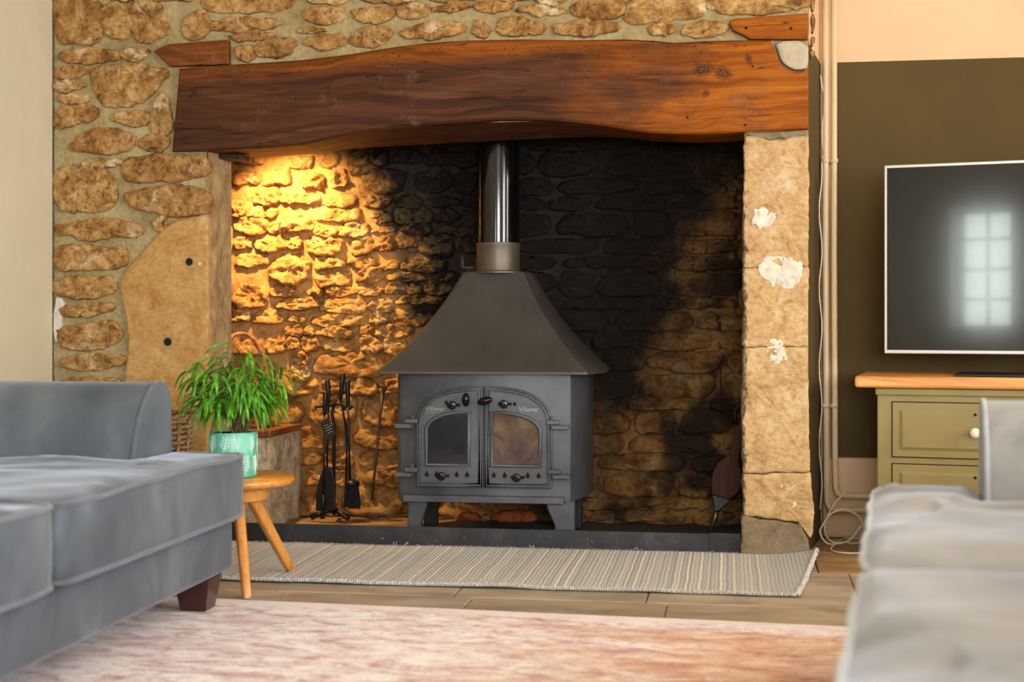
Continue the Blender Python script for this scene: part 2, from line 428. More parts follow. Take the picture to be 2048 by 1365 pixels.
def stove_glass(name, stops, loc):
    g = G(name, rough=0.12, coat=0.5)
    n = g.noise(g.pos((1, 1, 0.7), loc=loc), 9, 5, 0.6, 0.7)
    g.col(g.ramp(n, stops)); return g.m
M['glass_dark'] = stove_glass('sooty_glass_dark', [(0.35, (10,11,18)), (0.5, (20,20,30)), (0.62, (38,30,28)), (0.75, (58,44,32))], (3,0,0))
M['glass_brown'] = stove_glass('sooty_glass_brown', [(0.30, (24,18,26)), (0.45, (66,48,40)), (0.6, (98,78,58)), (0.75, (136,104,62))], (0,0,1))
M['screen'] = G('tv_glass', (7,7,9), 0.10, coat=0.25).m
M['silver'] = G('silver_bezel', (196,194,190), 0.35, 0.3).m
M['dark_metal'] = G('dark_foot', (40,40,42), 0.35, 0.7).m
M['sage'] = plain('sage_paint', (136,122,74), 0.55, 0.05, 6, 0.05)
M['sage_dark'] = plain('drawer_gap', (30,26,14), 0.9, 0.05)
M['ceramic'] = G('white_ceramic', (232,226,214), 0.15, coat=0.5).m
M['teal'] = plain('teal_glaze', (98,186,160), 0.35, 0.06, 20)
M['teal_in'] = plain('teal_inside', (40,120,104), 0.5, 0.1, 10)
M['print'] = plain('white_print', (232,240,234), 0.5, 0.02)
M['soil'] = plain('potting_soil', (44,32,22), 0.95, 0.3, 60, 0.5)
def leaf_mat():
    g = G('leaf', rough=0.42); p = g.pos()
    c = g.ramp(g.noise(p, 30, 3), [(0.3, (36,88,12)), (0.5, (74,142,24)), (0.72, (132,190,52))])
    g.col(c); g.b.inputs['Subsurface Weight'].default_value = 0.0
    g.b.inputs['Transmission Weight'].default_value = 0.0
    return g.m
M['leaf'] = leaf_mat()
M['stem'] = plain('stem', (98,82,44), 0.7, 0.2, 40)
M['wicker'] = plain('wicker', (136,104,70), 0.7, 0.3, 60, 0.3)
M['wicker_red'] = plain('red_wicker', (158,98,54), 0.6, 0.3, 60, 0.3)
M['leather'] = G('black_leather', (20,22,28), 0.4).m
M['brass'] = G('brass', (212,172,70), 0.25, 0.9).m
M['brass_dull'] = metal('dull_brass', (112,112,92), 0.35, 0.2, 60, 0.8)
M['bristle'] = plain('black_bristle', (16,15,15), 0.8, 0.3, 200)
M['tag'] = plain('black_card', (18,18,20), 0.5, 0.1)
M['tag_print'] = plain('grey_print', (150,150,150), 0.6, 0.05)
M['cable'] = plain('white_cable', (226,214,190), 0.45, 0.05)
def ash():
    g = G('hearth_ash', rough=0.95); p = g.pos()
    x, y, z = g.sep(p)
    n = g.noise(p, 9, 7, 0.7)
    c = g.ramp(n, [(0.3, (84,58,34)), (0.5, (140,102,62)), (0.7, (176,138,92))])
    k = g.math('MULTIPLY', g.sstep(g.math('ADD', x, g.math('MULTIPLY', g.math('SUBTRACT', n, 0.5), 0.6)), -1.15, -0.85), 0.93)
    g.col(g.mix(k, c, (20,15,12))); g.bump(g.noise(p, 50, 5), 0.5, 0.01); return g.m
M['ash'] = ash()
def flag(name, cols):
    g = G(name, rough=0.42, spec=0.4); p = g.pos()
    n = g.noise(g.pos((1, 2.2, 1)), 3.5, 7, 0.65, 0.5); n2 = g.noise(p, 40, 5, 0.7)
    c = g.ramp(n, [(0.3, cols[0]), (0.5, cols[1]), (0.7, cols[2])])
    c = g.mix(g.math('MULTIPLY', g.sstep(n2, 0.66, 0.76), 0.5), c, (70,56,42))
    c = g.mix(0.5, c, g.ramp(g.rnd(), [(0, (232,222,206)), (1, (255,255,255))]), 'MULTIPLY')
    g.col(c); g.bump(g.math('ADD', n, g.math('MULTIPLY', n2, 0.3)), 0.25, 0.006)
    return g.m
M['flag'] = flag('flagstone', [(142,128,110), (178,163,142), (202,188,166)])
M['rough_flag'] = flag('worn_flagstone', [(120,84,52), (172,134,92), (208,178,138)])
M['joint'] = plain('floor_joint', (168,148,120), 0.9, 0.1)
def grey_rug():
    g = G('woven_rug', rough=0.95, spec=0.1, sheen=0.15)
    p = g.pos(kind='Object'); x, y, z = g.sep(p)
    # ribs across the rug, bundles of cream and dark yarn, flecks
    wob = g.math('MULTIPLY', g.math('SUBTRACT', g.noise(p, 6, 3), 0.5), 0.012)
    xs = g.math('ADD', x, wob)
    rib = g.math('SINE', g.math('MULTIPLY', xs, 2 * math.pi / 0.0125))
    band = g.nd('ShaderNodeTexNoise', noise_dimensions='1D'); g.ln(g.math('MULTIPLY', xs, 1.0), band.inputs['W'])
    band.inputs['Scale'].default_value = 60; band.inputs['Detail'].default_value = 3
    knots = g.math('SINE', g.math('MULTIPLY', y, 2 * math.pi / 0.009))
    c = g.ramp(band.outputs[0], [(0.36, (178,178,174)), (0.5, (198,197,191)), (0.60, (216,211,198)), (0.70, (238,230,212))])
    fl = g.noise(g.pos((1, 1, 1), kind='Object'), 160, 2)
    fl2 = g.math('MULTIPLY', g.sstep(fl, 0.62, 0.70), g.sstep(band.outputs[0], 0.42, 0.56))
    c = g.mix(g.math('MULTIPLY', fl2, 0.7), c, (74,66,60))
    c = g.mix(g.math('MULTIPLY', g.sstep(rib, -0.3, -1.0), 0.42), c, (128,122,112))
    end = g.sstep(x, 0.850, 0.853)
    c = g.mix(end, c, (176,176,174))
    g.col(c)
    h = g.math('ADD', rib, g.math('MULTIPLY', knots, 0.5))
    g.bump(g.math('MULTIPLY', h, 0.5), 0.5, 0.003)
    return g.m
M['grey_rug'] = grey_rug()
M['rug_edge'] = plain('rug_binding', (204,204,200), 0.95, 0.15, 120, 0.4)
def pink_rug():
    g = G('faded_rug', rough=0.95, spec=0.1, sheen=0.2); p = g.pos(kind='Object'); x, y, z = g.sep(p)
    v = g.pos((0.55, 1.5, 1), kind='Object')
    n = g.noise(v, 3.2, 9, 0.72, 0.5); n2 = g.noise(v, 13, 10, 0.80, 0.6); n3 = g.noise(g.pos((1.2, 2.2, 1), kind='Object', loc=(4,2,0)), 16, 7, 0.78, 0.8)
    n4 = g.noise(g.pos((1, 2.2, 1), kind='Object', loc=(9,5,0)), 21, 6, 0.75, 0.6)
    c = g.ramp(n2, [(0.34, (150,88,96)), (0.42, (204,158,160)), (0.48, (232,212,212)), (0.56, (250,244,244))])
    warm = g.ramp(n2, [(0.34, (150,86,58)), (0.43, (198,132,88)), (0.52, (222,170,124)), (0.62, (238,212,182))])
    k = g.sstep(g.math('ADD', x, g.math('MULTIPLY', g.math('SUBTRACT', n, 0.5), 1.8)), 0.0, 0.55)
    brd = g.sstep(y, -0.10, -0.16)
    c = g.mix(g.math('MULTIPLY', g.math('MULTIPLY', k, 0.85), brd), c, warm)
    c = g.mix(g.math('MULTIPLY', g.sstep(n, 0.56, 0.70), 0.55), c, (194,112,112))
    c = g.mix(g.math('MULTIPLY', g.sstep(n3, 0.54, 0.62), 0.6), c, (184,118,84))
    c = g.mix(g.math('MULTIPLY', g.sstep(n4, 0.57, 0.65), 0.7), c, (106,96,122))
    c = g.mix(g.math('MULTIPLY', g.sstep(g.math('ADD', y, g.math('MULTIPLY', g.math('SUBTRACT', n2, 0.5), 0.07)), -0.075, -0.05), 0.75), c, (238,226,222))
    wv = g.math('SINE', g.math('MULTIPLY', y, 2 * math.pi / 0.006))
    c = g.mix(g.math('MULTIPLY', g.sstep(wv, 0.2, 1.0), 0.14), c, (250,244,238))
    g.col(c); g.bump(g.math('ADD', wv, g.math('MULTIPLY', g.noise(p, 200, 2), 1.5)), 0.2, 0.002)
    return g.m
M['pink_rug'] = pink_rug()

# ------------------------------------------------------------------ the room shell
b = MB().box((LEFT - 0.2, REAR, -0.10), (RIGHT, 0.75, -0.012))
b.add([(LEFT, REAR, 0), (RIGHT, REAR, 0), (RIGHT, -2.5, 0), (LEFT, -2.5, 0)], [(0, 1, 2, 3)])
floor = struct(b.build('floor', M['joint']))
b = MB().box((LEFT - 0.2, REAR - 0.3, CEIL), (RIGHT + 0.3, 0.80, CEIL + 0.1)); struct(b.build('ceiling', M['ceiling']))
b = MB().box((LEFT - 0.2, REAR - 0.3, 0), (LEFT, -0.012, CEIL)); struct(b.build('wall_left', M['left_wall']))
def holed(name, fixed0, fixed1, axis, a0, a1, holes, mat):
    m = MB()
    def bx(p0, p1, z0, z1):
        if axis == 'X': m.box((p0, fixed0, z0), (p1, fixed1, z1))
        else: m.box((fixed0, p0, z0), (fixed1, p1, z1))
    cur = a0
    for (h0, h1, z0, z1) in sorted(holes):
        bx(cur, h0, 0, CEIL); bx(h0, h1, 0, z0); bx(h0, h1, z1, CEIL); cur = h1
    bx(cur, a1, 0, CEIL)
    return struct(m.build(name, mat))
holed('wall_rear', REAR - 0.3, REAR, 'X', LEFT - 0.2, RIGHT + 0.3, [(-1.72, -1.22, 0.70, 1.70), (-0.1, 1.6, 0.70, 1.90)], M['white'])
holed('wall_right', RIGHT, RIGHT + 0.3, 'Y', REAR, 0.8, [(-4.85, -2.95, 0.70, 1.90), (-1.95, -0.75, 0.70, 1.90)], M['cream'])
def window(n, axis, fixed, a0, a1, z0, z1, cols, rows):
    m = MB(); t = 0.035
    def bx(p0, p1, q0, q1):
        if axis == 'X': m.box((p0, fixed, q0), (p1, fixed + 0.05, q1))
        else: m.box((fixed, p0, q0), (fixed + 0.05, p1, q1))
    bx(a0, a0 + t, z0, z1); bx(a1 - t, a1, z0, z1); bx(a0, a1, z0, z0 + t); bx(a0, a1, z1 - t, z1)
    for i in range(1, cols):
        c = a0 + (a1 - a0) * i / cols; bx(c - 0.012, c + 0.012, z0, z1)
    for i in range(1, rows):
        c = z0 + (z1 - z0) * i / rows; bx(a0, a1, c - 0.012, c + 0.012)
    struct(m.build('window_%d' % n, M['white']))
window(1, 'X', REAR - 0.25, -1.72, -1.22, 0.70, 1.70, 2, 4)
window(2, 'X', REAR - 0.25, -0.1, 1.6, 0.70, 1.90, 6, 4)
window(3, 'Y', RIGHT + 0.20, -4.85, -2.95, 0.70, 1.90, 6, 4)
window(4, 'Y', RIGHT + 0.20, -1.95, -0.75, 0.70, 1.90, 4, 4)

# alcove wall behind the television: cream with an olive painted field
AY = 0.45
m = MB()
X0 = 0.289; XO = at(1674, 600, AY).x; ZT = at(1674, 125, AY).z; ZB = at(1674, 915, AY).z
def q(x0, x1, z0, z1): m.add([(x0, AY, z0), (x1, AY, z0), (x1, AY, z1), (x0, AY, z1)], [(0, 1, 2, 3)])
q(X0, XO, 0, CEIL); q(XO, RIGHT, ZT, CEIL); q(XO, RIGHT, 0, ZB); q(XO, RIGHT, ZB, ZT)
m.add([(X0, AY, 0), (0.226, 0.04, 0), (0.226, 0.04, 1.70), (X0, AY, 1.70)], [(0, 1, 2, 3)])
m.add([(X0, AY, 1.70), (0.226, 0.04, 1.70), (0.226, 0.04, CEIL), (X0, AY, CEIL)], [(0, 1, 2, 3)])
m.box((0.226, AY + 0.001, 0), (RIGHT, 0.75, CEIL))
wall_alcove = struct(m.build('wall_alcove', [M['cream'], M['olive']]))
for f in wall_alcove.data.polygons:
    c = f.center
    if (abs(c.y - AY) < 1e-4 and c.x > XO and ZB < c.z < ZT) or (c.x < X0 and 0.1 < c.y < AY and c.z < 1.70): f.material_index = 1
b = MB().box((X0 + 0.005, AY - 0.035, 0), (RIGHT, AY - 0.002, ZB)); struct(b.build('baseboard_alcove', M['cream'], bevel=0.01))

# ------------------------------------------------------------------ the stone chimney breast
XL = LEFT
XI = -1.845          # inner face of the left pier
XR0, XR1 = 0.010, 0.224   # right pier
def inside(x, y, poly):
    r = False; n = len(poly); j = n - 1
    for i in range(n):
        xi, yi = poly[i]; xj, yj = poly[j]
        if (yi > y) != (yj > y) and x < (xj - xi) * (y - yi) / (yj - yi) + xi: r = not r
        j = i
    return r
BY = -0.035
beam_top = [(358,137),(458,129),(540,124),(600,120),(660,113),(700,108),(760,98),(800,92),(860,85),(900,82),(940,80),(1050,78),(1150,80),(1250,78),(1310,81),(1350,85),(1400,82),(1460,80),(1540,80)]
beam_right = [(1546,92),(1555,110),(1560,125),(1572,136),(1590,143),(1605,142),(1617,136),(1617,258)]
beam_bot = [(1560,262),(1490,263),(1450,266),(1400,268),(1350,267),(1300,265),(1250,258),(1200,250),(1150,244),(1100,240),(1050,238),(1000,238),(940,243),(900,246),(850,250),(780,256),(740,261),(700,268),(640,282),(600,290),(550,294),(500,297),(418,301),(343,303)]
beam_px = beam_top + beam_right + beam_bot
beam_xz = [(at(x, y, BY).x, at(x, y, BY).z) for x, y in beam_px]
m = MB()
m.box((XL - 0.1, 0.03, 0), (XI - 0.03, 0.22, CEIL))
m.box((XI - 0.04, 0.03, 1.80), (XR1 - 0.02, 0.22, CEIL))
m.box((XR0 + 0.012, 0.035, 0), (XR1 - 0.012, 0.74, 1.36))
m.box((XR0 + 0.012, 0.29, 1.30), (XR1 - 0.012, 0.74, CEIL))
# mortar face with relief
def relief_grid(m, a0, a1, b0, b1, step, fn, keep):
    na = max(1, int(round((a1 - a0) / step))); nb = max(1, int(round((b1 - b0) / step)))
    idx = {}
    def vid(i, j):
        if (i, j) not in idx:
            idx[(i, j)] = len(m.v); m.v.append(fn(a0 + (a1 - a0) * i / na, b0 + (b1 - b0) * j / nb))
        return idx[(i, j)]
    for i in range(na):
        for j in range(nb):
            if keep(a0 + (a1 - a0) * (i + .5) / na, b0 + (b1 - b0) * (j + .5) / nb):
                m.f.append((vid(i, j), vid(i + 1, j), vid(i + 1, j + 1), vid(i, j + 1)))
def keep_front(x, z):
    if XI - 0.004 < x < XR0 + 0.01 and z < 1.45: return False
    return True
relief_grid(m, XL, XR1, 0.0, CEIL, 0.016, lambda x, z: (x, 0.004 + 0.007 * nz(x * 9, z * 9) + 0.004 * nz(x * 31, z * 31, 4), z), keep_front)
wall_front = struct(m.build('wall_front', M['mortar'], smooth=True))
m = MB()
relief_grid(m, -0.002, 0.22, 0.0, 1.40, 0.02, lambda y, z: (XI + 0.012 * nz(y * 8, z * 7, 2) + 0.010 * nz(y * 22, z * 20, 8) - 0.008, y, z), lambda a, c: True)
relief_grid(m, XI - 0.25, XI, 0.0, 1.40, 0.03, lambda x, z: (x, 0.22, z), lambda a, c: True)
struct(m.build('wall_reveal', M['reveal'], smooth=True))

def chaikin(p, k=1):
    for _ in range(k):
        n = []
        for i in range(len(p)):
            a, c = p[i], p[(i + 1) % len(p)]
            n += [(a[0]*.75 + c[0]*.25, a[1]*.75 + c[1]*.25), (a[0]*.25 + c[0]*.75, a[1]*.25 + c[1]*.75)]
        p = n
    return p
def resample(p, n):
    L = [0]; P = p + [p[0]]
    for i in range(len(p)): L.append(L[-1] + math.dist(P[i], P[i + 1]))
    out = []; j = 0
    for k in range(n):
        s = L[-1] * k / n
        while L[j + 1] < s: j += 1
        t = (s - L[j]) / max(1e-9, L[j + 1] - L[j])
        out.append((P[j][0] + t * (P[j+1][0] - P[j][0]), P[j][1] + t * (P[j+1][1] - P[j][1])))
    return out
PROF = [(1.0, -0.6), (1.0, 0.30), (0.975, 0.72), (0.92, 0.93), (0.82, 1.0), (0.68, 1.0), (0.52, 1.0), (0.35, 1.0), (0.18, 1.0)]
def stone(name, poly, depth, mat, parent, Y=0.0, n=26, rough=0.35, edge=0.004, smooth=1, prof=PROF, tilt=0.0, kern=None, grow=0.0):
    """a stone lying in the wall plane y = Y, its outline given as (x, z), standing proud by depth"""
    if smooth: poly = chaikin(poly, smooth)
    pts = resample(poly, n)
    cx, cz = kern or (sum(p[0] for p in pts) / n, sum(p[1] for p in pts) / n)
    sd = random.random() * 50
    out = []
    for x, z in pts:
        d = math.hypot(x - cx, z - cz) + 1e-6; x, z = x + (x - cx) / d * grow, z + (z - cz) / d * grow
        out.append((x + edge * (nz(x * 22, z * 22, sd) + .8 * nz(x * 70, z * 70, sd)), z + edge * (nz(x * 22, z * 22, sd + 9) + .8 * nz(x * 70, z * 70, sd + 9))))
    pts = out
    m = MB(); k = len(prof)
    for fr, h in prof:
        for x, z in pts:
            a, c = cx + (x - cx) * fr, cz + (z - cz) * fr
            hh = h * depth
            if h > 0: hh += depth * rough * (0.8 * nz(a * 14, c * 18, sd) + 0.9 * nz(a * 34, c * 44, sd) + 0.7 * nz(a * 80, c * 100, sd)) * min(1, h) + tilt * (c - cz)
            m.v.append((a, Y - hh, c))
    m.v.append((cx, Y - depth * (1.0 + rough * nz(cx * 14, cz * 18, sd)), cz))
    for i in range(k - 1):
        for j in range(n):
            j2 = (j + 1) % n; m.f.append((i*n + j, i*n + j2, (i+1)*n + j2, (i+1)*n + j))
    for j in range(n): m.f.append(((k-1)*n + j, (k-1)*n + (j+1) % n, k*n))
    return m.build(name, mat, parent, smooth=True)
def px_poly(pp, Y): return [(at(x, y, Y).x, at(x, y, Y).z) for x, y in pp]

FRONT = [
 [(110,-14),(203,-12),(206,82),(160,88),(112,82)], [(207,10),(262,12),(264,70),(235,78),(209,60)],
 [(264,15),(280,3),(323,6),(326,40),(338,55),(335,70),(290,83),(266,72)], [(365,70),(372,40),(395,20),(418,28),(412,70),(385,75)],
 [(405,-10),(590,-12),(580,22),(420,26),(407,12)], [(417,40),(530,36),(565,45),(540,56),(450,64),(418,58)], [(462,67),(555,62),(552,76),(465,83)],
 [(122,102),(190,98),(240,104),(240,120),(160,127),(122,121)], [(250,101),(292,97),(298,112),(270,123),(250,117)], [(113,139),(160,134),(182,148),(118,160)],
 [(184,145),(200,135),(260,132),(325,136),(336,150),(320,165),(300,190),(270,208),(240,214),(205,208),(190,180)],
 [(108,167),(165,163),(172,177),(110,181)], [(118,191),(172,189),(175,205),(120,206)], [(112,240),(125,215),(180,213),(198,222),(190,238),(150,247),(112,259)],
 [(220,232),(260,223),(299,223),(297,249),(262,253),(230,241)], [(316,190),(336,190),(342,240),(341,268),(307,268),(305,240)],
 [(140,292),(170,268),(210,257),(269,267),(263,301),(200,305),(145,301)], [(283,274),(336,271),(335,301),(284,301)], [(162,321),(245,319),(240,333),(165,335)],
 [(247,326),(265,315),(360,309),(416,317),(420,352),(370,360),(300,363),(256,363),(250,348)], [(111,340),(150,335),(229,341),(233,400),(216,419),(165,423),(111,419)],
 [(250,386),(300,380),(360,372),(419,383),(421,424),(365,434),(320,426),(270,417),(252,402)],
 [(112,449),(150,446),(200,439),(240,439),(290,456),(283,475),(220,473),(160,482),(148,468),(115,471)],
 [(111,494),(170,491),(215,498),(256,493),(253,520),(240,537),(170,539),(113,541)], [(111,557),(180,555),(230,557),(232,587),(190,593),(111,592)],
 [(127,609),(180,612),(224,603),(228,618),(195,631),(129,633)], [(120,655),(190,652),(215,641),(240,650),(242,681),(200,696),(130,699),(117,681)],
 [(123,714),(180,711),(251,709),(249,729),(210,736),(129,739)], [(128,756),(200,757),(238,757),(237,792),(124,792)], [(312,440),(330,437),(335,452),(318,459)],
 [(112,810),(236,808),(238,846),(115,850)], [(116,870),(230,868),(228,910),(112,914)], [(112,934),(234,930),(236,978),(114,984)], [(114,1000),(238,996),(240,1050),(112,1060)],
 # above the beam
 [(606,20),(655,16),(689,22),(689,42),(640,47),(612,39)], [(702,22),(760,16),(786,20),(781,41),(720,43)], [(796,12),(850,7),(861,20),(853,33),(800,37)],
 [(866,18),(905,9),(938,9),(940,17),(900,23),(868,25)], [(945,8),(1020,4),(1027,14),(1000,25),(960,21)], [(1034,14),(1100,15),(1131,19),(1129,27),(1080,31),(1040,23)],
 [(598,58),(640,55),(652,61),(605,67)], [(612,82),(638,71),(690,72),(692,92),(640,98),(614,93)], [(704,67),(730,57),(775,57),(786,72),(760,88),(720,94),(703,87)],
 [(804,71),(812,55),(860,49),(905,41),(937,58),(925,67),(880,75),(830,80)], [(948,50),(965,41),(981,58),(972,74),(946,70)],
 [(994,50),(1010,37),(1050,37),(1090,51),(1080,67),(1030,71),(1000,67)], [(1105,50),(1160,43),(1230,45),(1239,62),(1200,70),(1120,71)],
 [(1143,8),(1200,-4),(1248,-6),(1250,31),(1200,37),(1147,33)], [(473,100),(495,93),(512,104),(508,117),(480,119)], [(513,92),(540,81),(592,79),(592,97),(570,110),(530,116),(515,106)],
 [(1253,44),(1258,4),(1266,-14),(1400,-16),(1412,18),(1405,33),(1330,41),(1280,47)], [(1417,-4),(1460,-14),(1618,-12),(1620,18),(1560,23),(1450,29),(1417,17)],
 [(1292,52),(1345,49),(1346,67),(1310,69)], [(1361,55),(1400,47),(1450,47),(1456,60),(1440,71),(1370,73)],
 [(614,-14),(712,-16),(706,7),(620,6)], [(722,-16),(840,-18),(838,3),(727,7)], [(852,-16),(960,-18),(955,1),(858,3)], [(972,-18),(1060,-18),(1058,1),(975,0)], [(1070,-18),(1132,-18),(1130,6),(1072,6)],
 [(212,-20),(392,-18),(388,4),(335,0),(214,2)],
]
for pp in FRONT:
    stone('stone', px_poly(pp, 0.0), random.uniform(0.010, 0.018), M['stone'], wall_front, n=48, rough=0.6, edge=0.008, smooth=1, grow=0.009)
# courses above the frame up to the ceiling
z = at(800, -30, 0).z
while z < CEIL - 0.05:
    h = random.uniform(0.06, 0.11); x = XL + 0.02
    while x < XR1 - 0.05:
        wd = random.uniform(0.16, 0.34); x1 = min(x + wd, XR1 - 0.01)
        j = lambda: random.uniform(-0.01, 0.01)
        stone('stone', [(x + j(), z + j()), (x1 + j(), z + j()), (x1 + j(), min(z + h, CEIL - .01) + j()), ((x + x1) / 2, min(z + h, CEIL - .01) + j()), (x + j(), min(z + h, CEIL - .01) + j())],
              random.uniform(0.010, 0.018), M['stone'], wall_front, n=20, rough=0.5, edge=0.005)
        x = x1 + random.uniform(0.02, 0.04)
    z += h + random.uniform(0.025, 0.035)
# the big dressed slab of the left pier, with two old bolt holes
FLATP = [(1.0, -0.6), (1.0, 0.75), (0.985, 0.97), (0.93, 1.0), (0.85, 1.0), (0.75, 1.0), (0.6, 1.0), (0.45, 1.0), (0.3, 1.0), (0.15, 1.0)]
sl = px_poly([(419,430),(360,440),(338,449),(243,553),(245,600),(256,632),(260,703),(253,742),(250,900),(246,1000),(244,1128),(419,1128)], 0.0)
o = stone('stone_slab', sl, 0.016, M['slab'], wall_front, n=70, rough=0.10, edge=0.002, smooth=0, prof=FLATP)
def disc(name, c, r, ax, mat, parent, n=16, th=0.002):
    return MB().tube([Vector(c), Vector(c) + Vector(ax) * th], r, n).build(name, mat, parent)
for x, y, r in ((379, 524, 0.0125), (336, 684, 0.0135)):
    p = at(x, y, -0.016); q_ = MB()
    q_.tube([p + Vector((r * math.cos(a), 0, r * math.sin(a))) for a in [k * math.pi / 8 for k in range(16)]], 0.003, 6, True)
    ring = q_.build('bolt_hole_rim', M['grey_stone'], o, smooth=True)
    disc('bolt_hole', p, r, (0, -1, 0), M['hole'], o, th=0.003)
disc('plaster_dab', at(400, 528, -0.016), 0.006, (0, -1, 0), M['plaster'], o, th=0.003)
# white plaster left along the corner
stone('plaster_edge', px_poly([(110,592),(130,597),(126,640),(117,690),(110,690)], 0), 0.010, M['plaster'], wall_front, n=18, rough=0.2)
# right pier: three dressed stones and a grey plinth
def pier(name, pp, depth, mat, rough=0.22, n=90, sm=0, edge=0.004):
    return stone(name, px_poly(pp, 0.0), depth, mat, wall_front, n=n, rough=rough, edge=edge, smooth=sm, prof=[(1.0, -1.5)] + FLATP[1:])
a = pier('pier_stone', [(1488,292),(1492,272),(1540,282),(1616,272),(1618,400),(1616,532),(1484,536),(1486,400)], 0.022, M['pillar'])
c = pier('pier_stone', [(1484,538),(1617,534),(1616,640),(1614,693),(1484,694),(1486,610)], 0.021, M['pillar'])
d = pier('pier_stone', [(1484,696),(1614,695),(1617,820),(1620,943),(1484,946),(1482,820)], 0.022, M['pillar'])
e = pier('pier_stone', [(1484,948),(1622,945),(1626,1000),(1628,1060),(1622,1076),(1600,1044),(1486,1028)], 0.026, M['pillar'])
f = pier('plinth_stone', [(1484,1030),(1602,1047),(1616,1080),(1622,1112),(1482,1112)], 0.034, M['grey_stone'], 0.08)
pier('pier_cap', [(1490,264),(1560,264),(1617,260),(1616,270),(1540,280),(1496,270)], 0.012, M['grey_stone'], 0.3)
for par, pp in ((a, [(1503,438),(1512,424),(1535,421),(1551,432),(1540,447),(1515,458)]), (c, [(1512,520),(1560,513),(1606,520),(1604,560),(1580,586),(1540,570),(1516,548)]),
                (d, [(1531,690),(1545,676),(1568,678),(1577,700),(1570,722),(1556,728),(1536,712)]), (e, [(1552,955),(1580,952),(1592,985),(1586,1020),(1570,1012),(1575,985)])):
    stone('plaster_patch', px_poly(pp, -0.022), 0.004, M['plaster'], par, Y=-0.021, n=60, rough=1.2, edge=0.016, smooth=1)
stone('plaster_fill', px_poly([(1548,82),(1617,80),(1617,136),(1604,140),(1588,140),(1574,133),(1562,122),(1557,106)], -0.02), 0.012, M['plaster_grey'], wall_front, Y=-0.012, n=36, rough=0.1, edge=0.001)
# ragged stones down the outer arris above the pier
for y0, y1 in ((-10, 26), (28, 70), (74, 96), (100, 118)):
    stone('edge_stone', px_poly([(1620, y0), (1633, y0 + 2), (1630 - 0.05 * y1, y1), (1621, y1 - 2)], 0.03), 0.02, M['stone'], wall_front, Y=0.03, n=14, rough=0.5)

# the back of the inglenook
KY = 0.65
m = MB()
relief_grid(m, -2.55, 0.30, -0.02, 1.95, 0.022, lambda x, z: (x, KY + 0.012 * nz(x * 7, z * 9, 3) + 0.008 * nz(x * 20, z * 30, 5), z), lambda a, c: True)
m.box((-2.55, KY + 0.04, 0), (0.30, KY + 0.10, 1.95))
wall_back = struct(m.build('wall_back', M['mortar_back'], smooth=True))
m = MB().box((-2.55, 0.22, 0), (-2.47, KY + 0.03, 1.95)); m.box((-2.55, 0.30, 1.95), (0.30, KY + 0.1, 2.0)); m.box((-2.5, 0.26, 1.75), (0.1, 0.31, 1.98))  # side wall, plus an unseen slab added across the top to keep light out
struct(m.build('wall_inglenook_light_cap', M['mortar_back']))
m = MB(); relief_grid(m, -2.5, 0.02, 0.036, KY + 0.03, 0.03, lambda x, y: (x, y, 0.006 + 0.008 * nz(x * 9, y * 9)), lambda a, c: True)
struct(m.build('floor_hearth', M['ash'], smooth=True))
BPROF = [(1.03, -0.5), (1.0, 0.22), (0.95, 0.55), (0.89, 0.82), (0.80, 0.97), (0.66, 1.0), (0.50, 1.0), (0.34, 1.0), (0.18, 1.0)]
def crop5(x, y): return (450 + x / 2.625, 280 + y / 2.625)
LIT = [(95,72,215,130),(350,85,470,145),(500,70,600,135),(640,60,760,130),(770,70,860,130),(870,60,1040,130),(1060,50,1200,130),(1210,60,1330,140),
 (40,165,195,238),(205,160,350,242),(400,170,520,252),(560,168,650,247),(660,138,716,182),(724,150,950,275),(990,150,1190,272),(1210,160,1330,270),
 (150,252,290,338),(298,277,500,338),(512,287,700,343),(722,292,900,352),(910,300,1040,350),(1050,300,1240,350),(1250,290,1340,350),
 (40,330,102,402),(112,346,280,406),(300,388,462,485),(470,362,710,432),(770,372,885,440),(895,358,1100,430),(1115,365,1230,430),(1240,370,1340,440),
 (50,414,225,490),(600,444,760,500),(920,444,1100,490),(235,430,290,490),(470,446,590,496),(780,450,905,492),(1120,444,1330,495),
 (50,503,148,575),(152,512,335,580),(342,512,412,572),(422,512,625,598),(665,512,780,602),(788,507,898,582),(905,502,1010,572),(1015,502,1200,602),(1210,510,1330,590),
 (60,600,222,664),(232,612,455,748),(470,618,640,676),(650,622,800,668),(810,640,910,682),(920,627,1180,690),
 (462,684,660,768),(690,674,830,752),(845,690,1100,738),(1110,700,1240,740),
 (232,764,430,822),(45,762,225,880),(445,780,515,818),(522,778,700,820),(705,768,835,818),(850,750,1045,810),(1052,750,1200,800),
 (272,832,500,894),(505,828,745,905),(760,838,885,908),(892,822,1160,870),
 (45,896,138,958),(142,902,320,962),(332,902,430,958),(450,912,740,978),(765,915,850,965),(862,882,1100,962),
 (322,972,410,1030),(425,985,470,1025),(480,987,690,1032),(700,978,770,1030),(780,972,1000,1032),
 (330,1040,400,1100),(412,1035,490,1102),(500,1038,700,1100),(708,1042,830,1110),(838,1040,960,1115),
 (460,1122,890,1240),(362,1180,450,1250),(362,1116,450,1168),(40,1060,200,1130),(215,1050,320,1120),(330,1262,480,1330),(500,1256,640,1330),(660,1252,800,1330),(810,1252,930,1330)]
